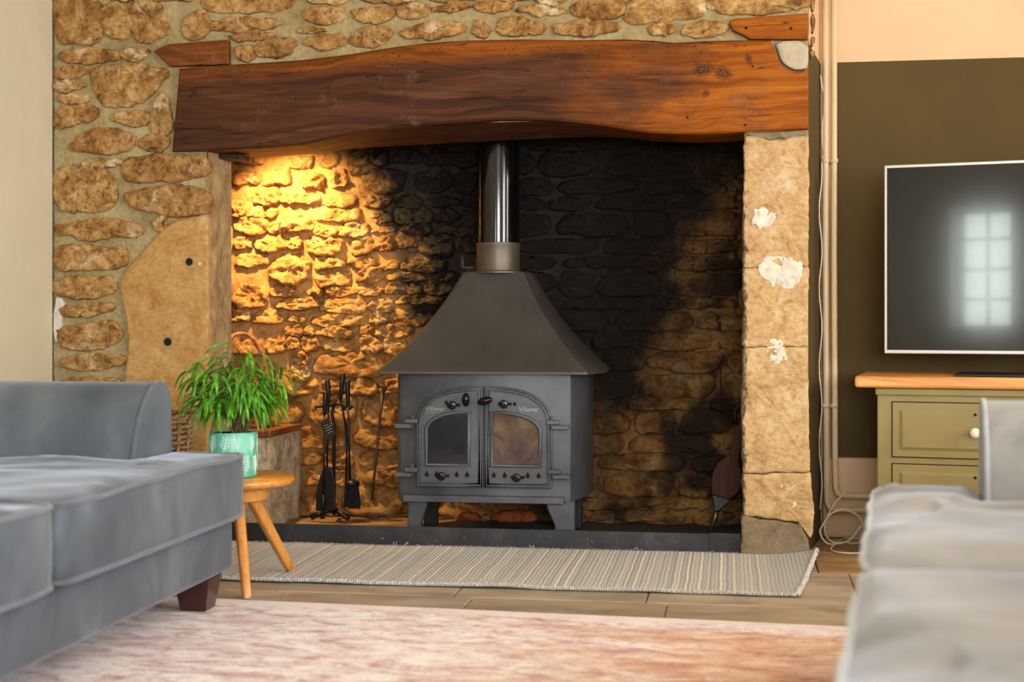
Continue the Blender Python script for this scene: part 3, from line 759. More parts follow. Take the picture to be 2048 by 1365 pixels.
def rstone(x0, z0, x1, z1, n=26, depth=None):
    wx, hz = x1 - x0, z1 - z0
    j = lambda s: random.uniform(-s, s)
    pts = [(x0 + j(.006), z0 + hz * (.25 + j(.15))), (x0 + wx * .18 + j(.01), z0 + j(.006)), (x0 + wx * .55, z0 + j(.010)), (x1 - wx * .12, z0 + j(.008)),
           (x1 + j(.006), z0 + hz * (.5 + j(.3))), (x1 - wx * .1 + j(.01), z1 + j(.008)), (x0 + wx * .5, z1 + j(.010)), (x0 + wx * .12 + j(.01), z1 + j(.008))]
    stone('stone', pts, depth or random.uniform(0.012, 0.030), M['stone_back'], wall_back, Y=KY - 0.002, n=n, rough=0.85, edge=0.008, smooth=1, prof=BPROF, tilt=-0.26, grow=0.007)
for x0, y0, x1, y1 in LIT:
    p0 = at(*crop5(x0, y1), KY); p1 = at(*crop5(x1, y0), KY)
    rstone(p0.x, p0.z, p1.x, p1.z, n=44)
def courses(px0, px1, py0, py1, hpx=(34, 58), wpx=(60, 150), gap=7):
    y = py0
    while y < py1 - 12:
        h = min(random.uniform(*hpx), py1 - y); x = px0 + random.uniform(-40, 0)
        while x < px1:
            wd = random.uniform(*wpx); xa = max(x, px0); xb = min(x + wd, px1)
            if xb - xa > 22:
                p0 = at(xa, y + h, KY); p1 = at(xb, y, KY)
                rstone(p0.x, max(0.012, p0.z), p1.x, p1.z, n=36)
            x += wd + gap
        y += h + gap
courses(962, 1492, 268, 1046, (20, 48), (60, 190), 6)
courses(430, 958, 792, 1046, (26, 60), (50, 170), 6)
courses(300, 452, 330, 860, (34, 58), (60, 120))
courses(440, 1480, 215, 292, (34, 40))

# ------------------------------------------------------------------ mantel beam and timber pieces
beam = thing('mantel_beam', 'long crooked timber mantel beam over the fireplace, orange at one end', 'beam', (at(980, 250, 0).x, 0.1, 1.35))
nT = len(beam_px); BD = 0.29
back_px = lambda x: 306 - 30 * min(1, max(0, (x - 480) / 620.0)) - 6 * min(1, max(0, (x - 1100) / 400.0))
front = [(x, z) for x, z in beam_xz]
m = MB()
# front face ring, back ring; bottom edge of the back ring follows its own straighter line
nb0 = len(beam_top) + len(beam_right)
backring = []
for i, ((px, py), (x, z)) in enumerate(zip(beam_px, front)):
    if i >= nb0: zz = max(min(at(px, back_px(px), BD).z, z + 0.01), z - 0.12); 
    else: zz = z
    backring.append((x, BD, zz))
bev = 0.007
cxm = sum(p[0] for p in front) / nT; czm = sum(p[1] for p in front) / nT
ring0 = []
for i in range(nT):
    p0, p1, p2 = Vector(front[i-1]), Vector(front[i]), Vector(front[(i+1) % nT])
    t = (p2 - p0).normalized(); nrm = Vector((t.y, -t.x))     # outline runs clockwise: inward normal
    pin = p1 + nrm * bev
    ring0.append((pin.x, BY, pin.y))
ring1 = [(x, BY + bev, z) for x, z in front]
mid = []
for k in (0.35, 0.7):
    mid.append([(a[0], BY + bev + (BD - BY - bev) * k, a[2] + (c[2] - a[2]) * k) for a, c in zip(ring1, backring)])
rings = [ring0, ring1] + mid + [backring]
for r in rings: m.v += r
for i in range(len(rings) - 1):
    for j in range(nT):
        j2 = (j + 1) % nT; m.f.append((i*nT + j, i*nT + j2, (i+1)*nT + j2, (i+1)*nT + j))
# front face in vertical strips between top edge and bottom edge
m.f.append(tuple(range(nT))); m.f.append(tuple((len(rings) - 1) * nT + k for k in range(nT)))
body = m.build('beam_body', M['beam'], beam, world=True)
bmm = bmesh.new(); bmm.from_mesh(body.data); bmesh.ops.triangulate(bmm, faces=[f_ for f_ in bmm.faces if len(f_.verts) > 4]); bmm.to_mesh(body.data); bmm.free()
# worm holes along the top edge
m = MB()
for _ in range(90):
    x = random.uniform(400, 1500)
    top = None
    for (a0, b0), (a1, b1) in zip(beam_top, beam_top[1:]):
        if a0 <= x <= a1: top = b0 + (b1 - b0) * (x - a0) / (a1 - a0)
    y = top + 7 + abs(random.gauss(0, 13))
    p = at(x, y, BY); m.tube([p + Vector((0, 0.0005, 0)), p - Vector((0, 0.0008, 0))], random.uniform(0.0012, 0.0026), 6)
for x, y in ((381,194),(591,198),(1375,235),(1490,250),(1505,133),(520,288),(800,249)):
    p = at(x, y, BY); m.tube([p + Vector((0, 0.0005, 0)), p - Vector((0, 0.0008, 0))], 0.004, 8)
w_ = m.build('worm_holes', M['worm'], beam, world=True); w_['kind'] = 'stuff'
def timber(name, pp, label, Y0, Y1, mat):
    poly = px_poly(pp, Y0)
    o = MB().prism(poly, Y0, Y1).build(name, mat, bevel=0.004)
    return tag(o, label, 'timber')
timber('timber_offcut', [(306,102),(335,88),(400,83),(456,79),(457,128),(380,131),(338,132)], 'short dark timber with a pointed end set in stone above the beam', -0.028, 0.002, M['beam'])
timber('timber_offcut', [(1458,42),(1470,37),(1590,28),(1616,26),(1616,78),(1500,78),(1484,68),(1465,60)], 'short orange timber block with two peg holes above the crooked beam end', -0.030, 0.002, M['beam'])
for x, y in ((1492, 56), (1582, 57)):
    o = MB().tube([at(x, y, -0.030), at(x, y, -0.031)], 0.005, 10).build('peg_hole', M['worm'], bpy.data.objects['timber_offcut.001'])
timber('timber_packer', [(424,306),(482,308),(481,319),(440,317)], 'small charred wooden packer under the beam on the pier', 0.10, 0.20, M['dark_wood'])

# ------------------------------------------------------------------ floor: flagstones
def slab_row(y0, y1, xs, mat):
    for x0, x1 in zip(xs, xs[1:]):
        g = 0.0017
        o = MB().box((x0 + g, y0 + g, -0.012), (x1 - g, y1 - g, random.uniform(-0.0015, 0.0))).build('flagstone', mat, floor, bevel=0.003, seg=1)
slab_row(-0.30, 0.03, [-2.43, -1.9, -1.35, -0.72, -0.18, 0.24], M['flag'])
slab_row(-0.30, AY - 0.036, [0.24, 0.75, 1.4, 2.0, 2.6], M['rough_flag'])
slab_row(-0.85, -0.30, [-2.43, -1.86, -1.316, -0.80, -0.256, 0.33, 0.9, 1.5, 2.1, 2.6], M['flag'])
slab_row(-1.40, -0.85, [-2.43, -1.80, -1.27, -0.739, -0.196, 0.36, 0.95, 1.5, 2.05, 2.6], M['flag'])
slab_row(-1.95, -1.40, [-2.43, -2.0, -1.45, -0.9, -0.35, 0.2, 0.75, 1.3, 1.95, 2.6], M['flag'])
slab_row(-2.50, -1.95, [-2.43, -1.85, -1.3, -0.7, -0.1, 0.45, 1.0, 1.6, 2.1, 2.6], M['flag'])

# hearth kerb plate
pl = thing('hearth_kerb', 'long low black steel kerb plate along the front of the hearth', 'kerb', (-0.9, 0.02, 0))
MB().box((XI + 0.004, 0.012, 0.001), (-0.10, 0.024, 0.065)).build('plate', M['plate'], pl, world=True, bevel=0.002)
MB().box((-0.10, 0.016, 0.001), (XR0 - 0.004, 0.026, 0.067)).build('end_plate', M['plate'], pl, world=True, bevel=0.002)
for x, y in ((764, 1078), (1183, 1086)):
    p = at(x, y, 0.012)
    MB().ball((p.x, 0.012, p.z), (0.006, 0.003, 0.006)).build('screw', M['worn_iron'], pl, world=True, smooth=True)

# ------------------------------------------------------------------ rugs
def rug_mesh(x0, x1, y0, y1, nx, ny, zf, th, xw=None, yw=None):
    m = MB()
    for j in range(ny + 1):
        for i in range(nx + 1):
            x = x0 + (x1 - x0) * i / nx; y = y0 + (y1 - y0) * j / ny
            dx = xw(x, y) if xw else 0; dy = yw(x, y) if yw else 0
            m.v.append((x + dx, y + dy, zf(x, y) + th))
    n = (nx + 1) * (ny + 1)
    for k in range(n): v = m.v[k]; m.v.append((v[0], v[1], v[2] - th))
    for j in range(ny):
        for i in range(nx):
            a = j * (nx + 1) + i; m.f.append((a, a + 1, a + nx + 2, a + nx + 1)); m.f.append((a + n, a + nx + 1 + n, a + nx + 2 + n, a + 1 + n))
    edge = [i for i in range(nx + 1)] + [j * (nx + 1) + nx for j in range(1, ny + 1)] + [ny * (nx + 1) + i for i in range(nx - 1, -1, -1)] + [j * (nx + 1) for j in range(ny - 1, 0, -1)]
    for a, c in zip(edge, edge[1:] + edge[:1]): m.f.append((a, a + n, c + n, c))
    return m, edge
GR = (-0.76, -0.375)
rug = thing('hearth_rug', 'striped grey and cream flatweave rug lying along the hearth', 'rug', (GR[0], GR[1], 0.0), math.radians(0.5))
zg = lambda x, y: 0.0015 + (0.006 * max(0, nz(x * 5, 1.3) + 0.1) if y < -0.25 else 0) + 0.004 * max(0, nz(x * 4, y * 4, 2)) + (0.022 * max(0, (x - 0.80) / 0.16) ** 2 * max(0, (y + 0.1) / 0.45) if x > 0.8 else 0)
m, edge = rug_mesh(-0.98, 0.965, -0.345, 0.335, 130, 40, zg, 0.007,
                   xw=lambda x, y: 0.05 * (y / 0.34) * max(0, x) , yw=lambda x, y: 0.006 * nz(x * 7, 4.0 + y) + (0.012 * math.sin(x * 3.1) if y > 0.2 else 0.004 * math.sin(x * 5)))
edge_pts = [m.v[i] for i in edge]
m.build('weave', M['grey_rug'], rug, smooth=True, sharp=40)
m = MB(); L = 0.0
for i, p in enumerate(edge_pts):
    p2 = edge_pts[(i + 1) % len(edge_pts)]; seg = math.dist(p, p2); kk = max(1, int(seg / 0.0055))
    for s in range(kk):
        t = s / kk; c = Vector(p).lerp(Vector(p2), t); d = (Vector(p2) - Vector(p)).normalized(); nrm = Vector((d.y, -d.x, 0)); nrm = nrm
        r = random.uniform(0.0030, 0.0045); ln_ = random.uniform(0.004, 0.009)
        m.tube([c - nrm * 0.004 + Vector((0, 0, 0.001)), c + nrm * ln_ * .5 + Vector((0, 0, random.uniform(-.001, .002))), c + nrm * ln_ + Vector((random.uniform(-.002, .002), 0, -0.004))], [r, r, r * .5], 4, cap=False)
o = m.build('overcast_edge', M['rug_edge'], rug, smooth=True); o['kind'] = 'stuff'
m = MB()
for x in (-0.40, -0.37, 0.06, 0.42):
    for k in range(2):
        a = random.uniform(-0.5, 2.2); p = Vector((x + random.uniform(-.01, .01), 0.335, 0.012))
        m.tube([p, p + Vector((0.007 * math.cos(a), 0.003, 0.004)), p + Vector((0.014 * math.cos(a), 0.004, 0.004 + 0.005 * math.sin(a)))], 0.001, 4)
o = m.build('loose_threads', M['rug_edge'], rug); o['kind'] = 'stuff'
# pink rug
pr = thing('faded_rug', 'large faded pink and peach patterned rug between the two sofas', 'rug', (-0.6, -1.065, 0), math.radians(-3.0))
m, _ = rug_mesh(-1.62, 2.1, -3.0, 0.0, 60, 50, lambda x, y: 0.001, 0.007, yw=lambda x, y: 0.004 * nz(x * 3, 2.0))
m.build('pile', M['pink_rug'], pr)
m = MB().tube([(-1.62, 0.004 * nz(-1.62 * 3, 2.0), 0.0045)] + [(-1.62 + 3.72 * k / 60, 0.004 * nz((-1.62 + 3.72 * k / 60) * 3, 2.0), 0.0045) for k in range(1, 61)], 0.0044, 6)
m.build('bound_edge', plain('rug_binding_mauve', (150,112,104), 0.9), pr, smooth=True)

# ------------------------------------------------------------------ the stove
SX, SY = -0.882, 0.12
st = thing('wood_stove', 'grey cast iron wood stove with arched double doors and flared hood', 'stove', (SX, SY, 0.008), math.radians(1.5))
Z0, Z1 = 0.139, 0.587
def loft(polys):
    """closed rings of equal length, given as lists of (x, y, z)"""
    m = MB(); n = len(polys[0])
    for p in polys: m.v += p
    for i in range(len(polys) - 1):
        for j in range(n): j2 = (j + 1) % n; m.f.append((i*n + j, i*n + j2, (i+1)*n + j2, (i+1)*n + j))
    m.f.append(tuple(range(n))[::-1]); m.f.append(tuple((len(polys)-1)*n + k for k in range(n)))
    return m
plan = [(-0.292, 0), (0.292, 0), (0.302, 0.006), (0.308, 0.02), (0.352, 0.20), (0.352, 0.40), (-0.352, 0.40), (-0.352, 0.20), (-0.308, 0.02), (-0.302, 0.006)]
loft([[(x, y, z) for x, y in plan] for z in (Z0, Z1)]).build('body', M['stove'], st, smooth=True, sharp=35)
# hood: concave flare from wide eaves to the flue collar
hb = [(-0.364, -0.045), (0.364, -0.045), (0.415, 0.16), (0.415, 0.41), (-0.415, 0.41), (-0.415, 0.16)]
ht = [(-0.109, 0.235), (0.109, 0.235), (0.130, 0.30), (0.130, 0.41), (-0.130, 0.41), (-0.130, 0.30)]
rings = [[(x, y, Z1 - 0.004) for x, y in hb]]
for k in range(0, 13):
    t = k / 12.0; z = Z1 + 0.004 + (0.946 - Z1 - 0.004) * t
    s = 1 - t; wgt = 0.62 * s + 0.38 * s ** 2.2       # concave profile
    rings.append([(tx + (bx_ - tx) * wgt, ty + (by_ - ty) * wgt, z) for (bx_, by_), (tx, ty) in zip(hb, ht)])
loft(rings).build('hood', M['hood'], st, smooth=True, sharp=14)
FX, FYc = 0.004, 0.315
MB().lathe([(0.108, 0.944), (0.108, 0.949), (0.0835, 0.953), (0.082, 0.958), (0.082, 1.045), (0.0835, 1.050), (0.0835, 1.056), (0.079, 1.058)], (FX, FYc, 0), 40).build('flue_collar', M['collar'], st, smooth=True, sharp=30)
MB().lathe([(0.0785, 1.05), (0.0785, 1.80)], (FX, FYc, 0), 48).build('flue_pipe', M['flue'], st, smooth=True, sharp=30)
# damper spindle on the flue collar
MB().tube([(-0.08, 0.30, 0.965), (-0.125, 0.30, 0.965), (-0.128, 0.30, 0.972), (-0.128, 0.30, 1.010)], [0.006, 0.006, 0.008, 0.007], 8).build('damper_rod', M['rusty'], st, smooth=True)
# front lip
MB().box((-0.285, -0.030, Z0 - 0.006), (0.283, 0.004, Z0 + 0.018)).build('ash_lip', M['stove'], st, bevel=0.003)
# legs
def leg(x0, x1, xb0, xb1, y0, y1, flip):
    h = Z0
    prof = [(x0, h), (x1, h), (x1, h - 0.02), (xb1, 0.055 if flip else 0.03), (xb1, 0.0), (xb0, 0.0), (xb0, 0.055 if not flip else 0.03), (x0, h - 0.02)]
    return MB().prism(prof, y0, y1)
for x0, x1, xb0, xb1, fl in ((-0.274, -0.205, -0.277, -0.228, True), (0.218, 0.316, 0.246, 0.316, False)):
    leg(x0, x1, xb0, xb1, 0.008, 0.05, fl).build('leg', M['stove'], st, bevel=0.004)
    leg(x0, x1, xb0, xb1, 0.31, 0.355, fl).build('leg', M['iron'], st, bevel=0.004)
# doors: local frame, stove front at y = 0; photo scale there
SCL = 4.97 / F
def fx(px): return (px - 968.5) * SCL
def fz(py): return CH - 0.008 - (py - HOR) * SCL
def door_outline(s, inset=0.0):
    """half arch: s = -1 left leaf, 1 right leaf; corner at the meeting stile"""
    xin = 0.0015 + inset; xo = (137.5 * SCL) - inset; zb = fz(976) + inset; zs = fz(848); zt = fz(773) - inset
    pts = [(s * xin, zb), (s * xo, zb), (s * xo, zs)]
    for k in range(1, 10):
        a = math.pi / 2 * k / 9
        pts.append((s * (xin + (xo - xin) * math.cos(a) ** 0.72), zs + (zt - zs) * math.sin(a) ** 0.95))
    return pts
def glass_outline(s, x0, x1, zb, zs, zt):
    pts = [(s * x0, zb), (s * x1, zb), (s * x1, zs)]
    for k in range(1, 8):
        a = math.pi / 2 * k / 7
        pts.append((s * (x0 + (x1 - x0) * math.cos(a) ** 0.85), zs + (zt - zs) * math.sin(a)))
    return pts
def text_mesh(txt, size, depth):
    cu = bpy.data.curves.new('t', 'FONT'); cu.body = txt; cu.size = size; cu.offset = 0.0004; cu.extrude = depth; cu.align_x = 'CENTER'
    o = bpy.data.objects.new('t', cu); C.objects.link(o)
    dg = bpy.context.evaluated_depsgraph_get(); dg.update()
    me = bpy.data.meshes.new_from_object(o.evaluated_get(dg)); bpy.data.objects.remove(o, do_unlink=True)
    return me
letters = text_mesh('Villager', 0.0235, 0.0030)
letters.materials.clear(); letters.materials.append(M['letters'])
for s in (-1, 1):
    dr = MB().prism(door_outline(s), -0.016, 0.001).build('door', M['stove'], st, bevel=0.003)
    # raised bead following the outline
    ol = door_outline(s, 0.014)
    MB().tube([(x, -0.017, z) for x, z in ol], 0.0052, 6, True).build('bead', M['stove'], dr, smooth=True)
    ol2 = door_outline(s, 0.005)
    MB().tube([(x, -0.016, z) for x, z in ol2], 0.003, 6, True).build('bead', M['stove'], dr, smooth=True)
    # glazing frame and pane
    x0, x1 = (33 * SCL, 113 * SCL) if s < 0 else (19.5 * SCL, 110.5 * SCL)
    zb, zs, zt = fz(928), fz(862), fz(828)
    go = glass_outline(s, x0, x1, zb, zs, zt)
    MB().tube([(x, -0.019, z) for x, z in glass_outline(s, x0 - 0.006, x1 + 0.006, zb - 0.006, zs, zt + 0.006)], 0.007, 8, True).build('glazing_frame', M['stove'], dr, smooth=True)
    MB().prism(go, -0.0185, -0.012).build('pane', M['glass_dark'] if s < 0 else M['glass_brown'], dr)
    # name cast in the door
    lo_ = bpy.data.objects.new('lettering', letters); C.objects.link(lo_); lo_.parent = dr
    lo_.location = (fx(870) if s < 0 else fx(1059), -0.0165, fz(823)); lo_.rotation_euler = (math.pi / 2, 0, 0)
    MB().tube([(lo_.location.x - 0.036, -0.017, fz(826.5)), (lo_.location.x + 0.020, -0.017, fz(826.5))], 0.0016, 5).build('underline', M['letters'], dr)
    # air holes: little drop shaped openings
    for px in ((853, 873, 914, 935) if s < 0 else (989, 1011, 1057, 1079)):
        x = fx(px); z = fz(951)
        drop = [(x + 0.0078 * math.cos(a), z + 0.0078 * math.sin(a) + (0.007 if math.sin(a) > 0.95 else 0)) for a in [k * math.pi / 6 for k in range(12)]]
        MB().prism(drop, -0.0172, -0.0150).build('air_hole', M['hole'], dr)
    # upper and lower air slides with fluted knobs
    for px, py in (((906, 811), (884, 953)) if s < 0 else ((1010, 808), (1036, 954))):
        x, z = fx(px), fz(py)
        mm_ = MB(); n = 28
        prof = [(0.7, -0.018), (0.9, -0.022), (1.0, -0.028), (1.0, -0.036), (0.85, -0.040), (0.5, -0.041)]
        for fr, y in prof:
            for k in range(n):
                a = 2 * math.pi * k / n; r = 0.0150 * fr * (1 + 0.10 * math.cos(7 * a)); mm_.v.append((x + r * math.cos(a), y, z + r * math.sin(a)))
        for i in range(len(prof) - 1):
            for k in range(n): k2 = (k + 1) % n; mm_.f.append((i*n + k, i*n + k2, (i+1)*n + k2, (i+1)*n + k))
        mm_.f.append(tuple((len(prof)-1)*n + k for k in range(n)))
        mm_.build('air_knob', M['knob_black'], dr, smooth=True, sharp=50)
        MB().box((x - 0.022, -0.0172, z - 0.005), (x + 0.026, -0.016, z + 0.005)).build('slide_slot', M['hole'], dr)
# the second drop hole by the upper knobs
for px, py in ((893, 806), (1031, 808)):
    x, z = fx(px), fz(py)
    MB().prism([(x + 0.006 * math.cos(a), z + 0.007 * math.sin(a)) for a in [k * math.pi / 5 for k in range(10)]], -0.0172, -0.015).build('upper_air_hole', M['hole'], st)
# door handles: spun egg shapes on a spindle
h1 = MB().ball((0, 0, 0), (0.0135, 0.0135, 0.024), 16, 10).build('door_handle', M['knob_black'], st, smooth=True); h1.location = (fx(935.5), -0.050, fz(799))
h2 = MB().ball((0, 0, 0), (0.027, 0.0135, 0.014), 16, 10).build('door_handle', M['knob_black'], st, smooth=True); h2.location = (fx(974), -0.050, fz(801)); h2.rotation_euler = (0, math.radians(-15), 0)
for h in (h1, h2):
    MB().tube([(0, 0.034, 0), (0, 0.0, 0)], 0.006, 8).build('spindle', M['worn_iron'], h)
# hinges
for s, pxs in ((-1, (822, 822)), (1, (1108, 1110))):
    for px, py in zip(pxs, (848, 946)):
        x, z = fx(px), fz(py)
        h = MB().box((x - 0.024, -0.034, z - 0.001), (x + 0.024, -0.013, z + 0.016)).build('hinge', M['stove'], st, bevel=0.005)
        xb = x - s * 0.0; 
        MB().box((min(x, x + s * 0.056) - 0.004, -0.028, z - 0.018), (max(x, x + s * 0.056), 0.0, z - 0.002)).build('hinge_lug', M['stove'], h, bevel=0.003)
        MB().tube([(x - s * 0.004, -0.022, z - 0.018), (x - s * 0.004, -0.022, z + 0.022)], 0.0065, 10).build('hinge_pin', M['stove'], h, smooth=True)
        MB().ball((x - s * 0.004, -0.022, z + 0.023), 0.006).build('pin_head', M['stove'], h, smooth=True)
# rusty stones lying behind the stove legs
for i, (px, py, wx, hz) in enumerate(((1028, 1036, 0.090, 0.030), (935, 1040, 0.055, 0.020))):
    p = at(px, py, 0.57); p.z = 0.012; m = MB()
    m.ball((p.x, 0.58, 0.012 + hz * 0.45), (wx, 0.030, hz), 30, 14)
    m.v = [(x + 0.014 * nz(x * 30, z * 30, i), y + 0.012 * nz(x * 25, z * 40, 7), max(0.010, z + 0.5 * hz * nz(x * 22, y * 30, i + 3) + 0.25 * hz * nz(x * 60, z * 60, i))) for x, y, z in m.v]
    tag(m.build('loose_stone', M['rust_stone'], smooth=True), ['larger rust orange stone lying on the hearth behind the stove legs', 'smaller brown stone on the hearth behind the stove leg nearer the tools'][i], 'stone')

# ------------------------------------------------------------------ stone bench in the side of the inglenook, with plank
m = MB()
BX = -1.715
relief_grid(m, 0.235, KY - 0.008, 0.0, 0.345, 0.016, lambda y, z: (BX + 0.014 * nz(y * 9, z * 9, 7) + 0.007 * nz(y * 26, z * 26, 1) + 0.05 * max(0, (0.2 - z)) * (y - 0.2), y, z), lambda a, c: True)
relief_grid(m, -2.45, BX + 0.012, 0.0, 0.345, 0.016, lambda x, z: (x, 0.232 + 0.012 * nz(x * 9, z * 9, 5), z), lambda a, c: True)
m.box((-2.45, 0.26, 0.0), (BX - 0.03, KY - 0.05, 0.343))
struct(m.build('wall_bench', M['bench_stone'], smooth=True, sharp=50))
tag(MB().box((-2.44, 0.232, 0.347), (-1.70, KY - 0.055, 0.372)).build('bench_plank', M['bench_wood'], bevel=0.004), 'reddish brown wooden seat plank on the stone bench inside the fireplace', 'plank')

# ------------------------------------------------------------------ baskets
def basket(name, label, loc, r0, r1, h, mat, stakes, rows, rr, handle=None):
    t = thing(name, label, 'basket', loc)
    m = MB()
    for i in range(stakes):
        a = 2 * math.pi * i / stakes
        m.tube([(r0 * math.cos(a), r0 * math.sin(a), 0.003), ((r0 + r1) / 2 * math.cos(a) * 1.02, (r0 + r1) / 2 * math.sin(a) * 1.02, h * .5), (r1 * math.cos(a), r1 * math.sin(a), h)], rr * 1.1, 5)
    o = m.build('stakes', mat, t, smooth=True); o['kind'] = 'stuff'
    m = MB()
    for k in range(rows):
        f_ = (k + .5) / rows; rad = r0 + (r1 - r0) * f_; z = rr + (h - 2 * rr) * f_; n = stakes * 3
        m.tube([((rad + rr * 1.3 * math.cos(math.pi * (i / 3.0 + k))) * math.cos(2*math.pi*i/n), (rad + rr * 1.3 * math.cos(math.pi * (i / 3.0 + k))) * math.sin(2*math.pi*i/n), z + rr * .4 * nz(i * .4, k)) for i in range(n)], rr * random.uniform(.85, 1.15), 5, True)
    o = m.build('weave', mat, t, smooth=True); o['kind'] = 'stuff'
    MB().lathe([(r0 * .97, 0.0), (r0 * .97, 0.008)], n=24).build('base', mat, t)
    m = MB(); n = 60
    for s in range(2):
        m.tube([((r1 + rr * 1.2 * math.cos(i * .9 + s * math.pi)) * math.cos(2*math.pi*i/n), (r1 + rr * 1.2 * math.cos(i * .9 + s * math.pi)) * math.sin(2*math.pi*i/n), h + rr * 1.2 * math.sin(i * .9 + s * math.pi)) for i in range(n)], rr * 1.1, 5, True)
    m.build('rim', mat, t, smooth=True)
    if handle:
        m = MB()
        for s in range(3):
            m.tube([(r1 * math.cos(math.pi * k / 24) + .006 * math.cos(k * .9 + s * 2.1), .006 * math.sin(k * .9 + s * 2.1), h + handle * math.sin(math.pi * k / 24)) for k in range(25)], rr * 1.2, 6)
        ho = m.build('handle', mat, t, smooth=True); ho.rotation_euler = (0, 0, math.radians(58))
    return t
basket('log_basket', 'brown woven wicker log basket standing behind the sofa arm', (-2.0, -0.30, 0.001), 0.17, 0.20, 0.46, M['wicker'], 20, 26, 0.0065)
basket('handled_basket', 'small wicker basket with arched handle on the fireplace bench', (-1.885, 0.43, 0.3735), 0.105, 0.130, 0.13, M['wicker_red'], 16, 12, 0.0045, 0.225)

# ------------------------------------------------------------------ fire tools
TB = Vector((-1.545, 0.50, 0.016))
def tz(py, Y=0.5): return at(670, py, Y).z
ts = thing('tool_stand', 'black iron fire tool stand with hooked crossbar beside the stove', 'tool stand', TB)
px_x = lambda px, Y=0.5: at(px, 900, Y).x
m = MB().tube([(px_x(668), .5, 0.03), (px_x(668), .5, tz(850)), (px_x(664), .5, tz(826)), (px_x(668), .5, tz(812))], 0.0065, 8); m.build('pole', M['iron'], ts, world=True, smooth=True)
bar = []
for k in range(25):
    t = k / 24.0; bar.append((px_x(630 + 75 * t), 0.5, tz(814) + 0.012 * math.exp(-((t - .62) / .16) ** 2) + 0.006 * math.exp(-((t - .3) / .1) ** 2)))
MB().tube(bar, 0.0055, 8).build('crossbar', M['iron'], ts, world=True, smooth=True)
for px in (634, 650, 690, 703):
    MB().tube([(px_x(px), 0.5, tz(814)), (px_x(px), 0.484, tz(818)), (px_x(px), 0.476, tz(814))], 0.004, 6).build('hook', M['iron'], ts, world=True, smooth=True)
m = MB()
for s in (-1, 1):
    m.tube([(TB.x + s * 0.075, 0.47, 0.022), (TB.x + s * 0.04, 0.48, 0.040), (TB.x + 0.012, 0.5, 0.052)], [0.011, 0.010, 0.008], 8)
m.tube([(TB.x + 0.01, 0.575, 0.024), (TB.x + 0.012, 0.5, 0.052)], 0.009, 8)
m.build('foot', M['iron'], ts, world=True, smooth=True)
def tool(name, label, px_top, y_top, px_mid, y_mid, px_bot, y_bot, Y, cat):
    t = thing(name, label, cat, (px_x(px_bot, Y), Y, tz(y_bot, Y)), group='fire tools hung on the stand')
    pt, pm, pb = at(px_top, y_top, Y), at(px_mid, y_mid, Y), at(px_bot, y_bot, Y)
    d = (pm - pt)
    MB().tube([pt, pt + d * .04, pt + d * .5, pt + d * .95, pm], [0.0085, 0.0102, 0.0092, 0.0075, 0.006], 10).build('grip', M['iron'], t, world=True, smooth=True)
    MB().tube([pm, pb], 0.0042, 8).build('shaft', M['iron'], t, world=True, smooth=True)
    return t, pb
t, pb = tool('fire_shovel', 'black fire shovel hanging at the bench side of the tool stand', 655, 760, 657, 804, 654, 938, 0.485, 'shovel')
blade = px_poly([(648,936),(660,936),(668,952),(670,990),(671,1022),(632,1022),(633,985),(640,955)], 0.485)
MB().prism(blade, 0.480, 0.486).build('blade', M['iron'], t, world=True, bevel=0.002)
t, pb = tool('fire_brush', 'black hearth brush hanging on the stove side of the tool stand', 695, 762, 696, 812, 700, 962, 0.485, 'brush')
c = at(704, 966, 0.485); m = MB().lathe([(0.010, 0.012), (0.028, 0.004), (0.030, -0.006), (0.026, -0.010)], c, 18); m.build('ferrule', M['iron'], t, world=True, smooth=True)
m = MB()
for i in range(150):
    a = random.uniform(0, 2*math.pi); r = math.sqrt(random.random()); e_ = random.uniform(.90, 1.05)
    m.tube([c + Vector((.024 * r * math.cos(a), .016 * r * math.sin(a), -.006)), c + Vector((.034 * r * math.cos(a), .022 * r * math.sin(a), -.095 * e_))], [.0022, .0016], 4)
o = m.build('bristles', M['bristle'], t, world=True); o['kind'] = 'stuff'
t, pb = tool('fire_tongs', 'tallest black fire tongs hanging in the middle of the tool stand', 686, 747, 681, 800, 691, 850, 0.515, 'tongs')
for a_, c_ in (((691, 850), (692, 960)), ((694, 850), (699, 962))):
    MB().tube([at(a_[0], a_[1], .515), at((a_[0] + c_[0]) / 2 + 2, (a_[1] + c_[1]) / 2, .515), at(c_[0], c_[1] + 20, .515)], 0.004, 6).build('arm', M['iron'], t, world=True, smooth=True)
t, pb = tool('fire_poker', 'thin black fire poker hanging in front of the shovel', 651, 784, 649, 830, 647, 990, 0.468, 'poker')
MB().tube([at(647, 990, .468), at(647, 994, .468), at(645, 1038, .468)], [0.006, 0.0095, 0.0085], 10).build('tip', M['iron'], t, world=True, smooth=True)
# hang tag
p0 = [(640, 846), (656, 836), (672, 868), (655, 880)]
o = tag(MB().prism(px_poly(p0, 0.458), 0.4575, 0.4585).build('hang_tag', M['tag']), 'black diamond shaped card tag hanging from the fire tools', 'tag')
m = MB()
for k, (a_, c_) in enumerate((((648, 853), (656, 850)), ((650, 858), (663, 852)), ((652, 863), (664, 857)), ((655, 868), (664, 863)))):
    m.tube([at(a_[0], a_[1], 0.457), at(c_[0], c_[1], 0.457)], 0.0009, 4)
m.build('print_lines', M['tag_print'], o)
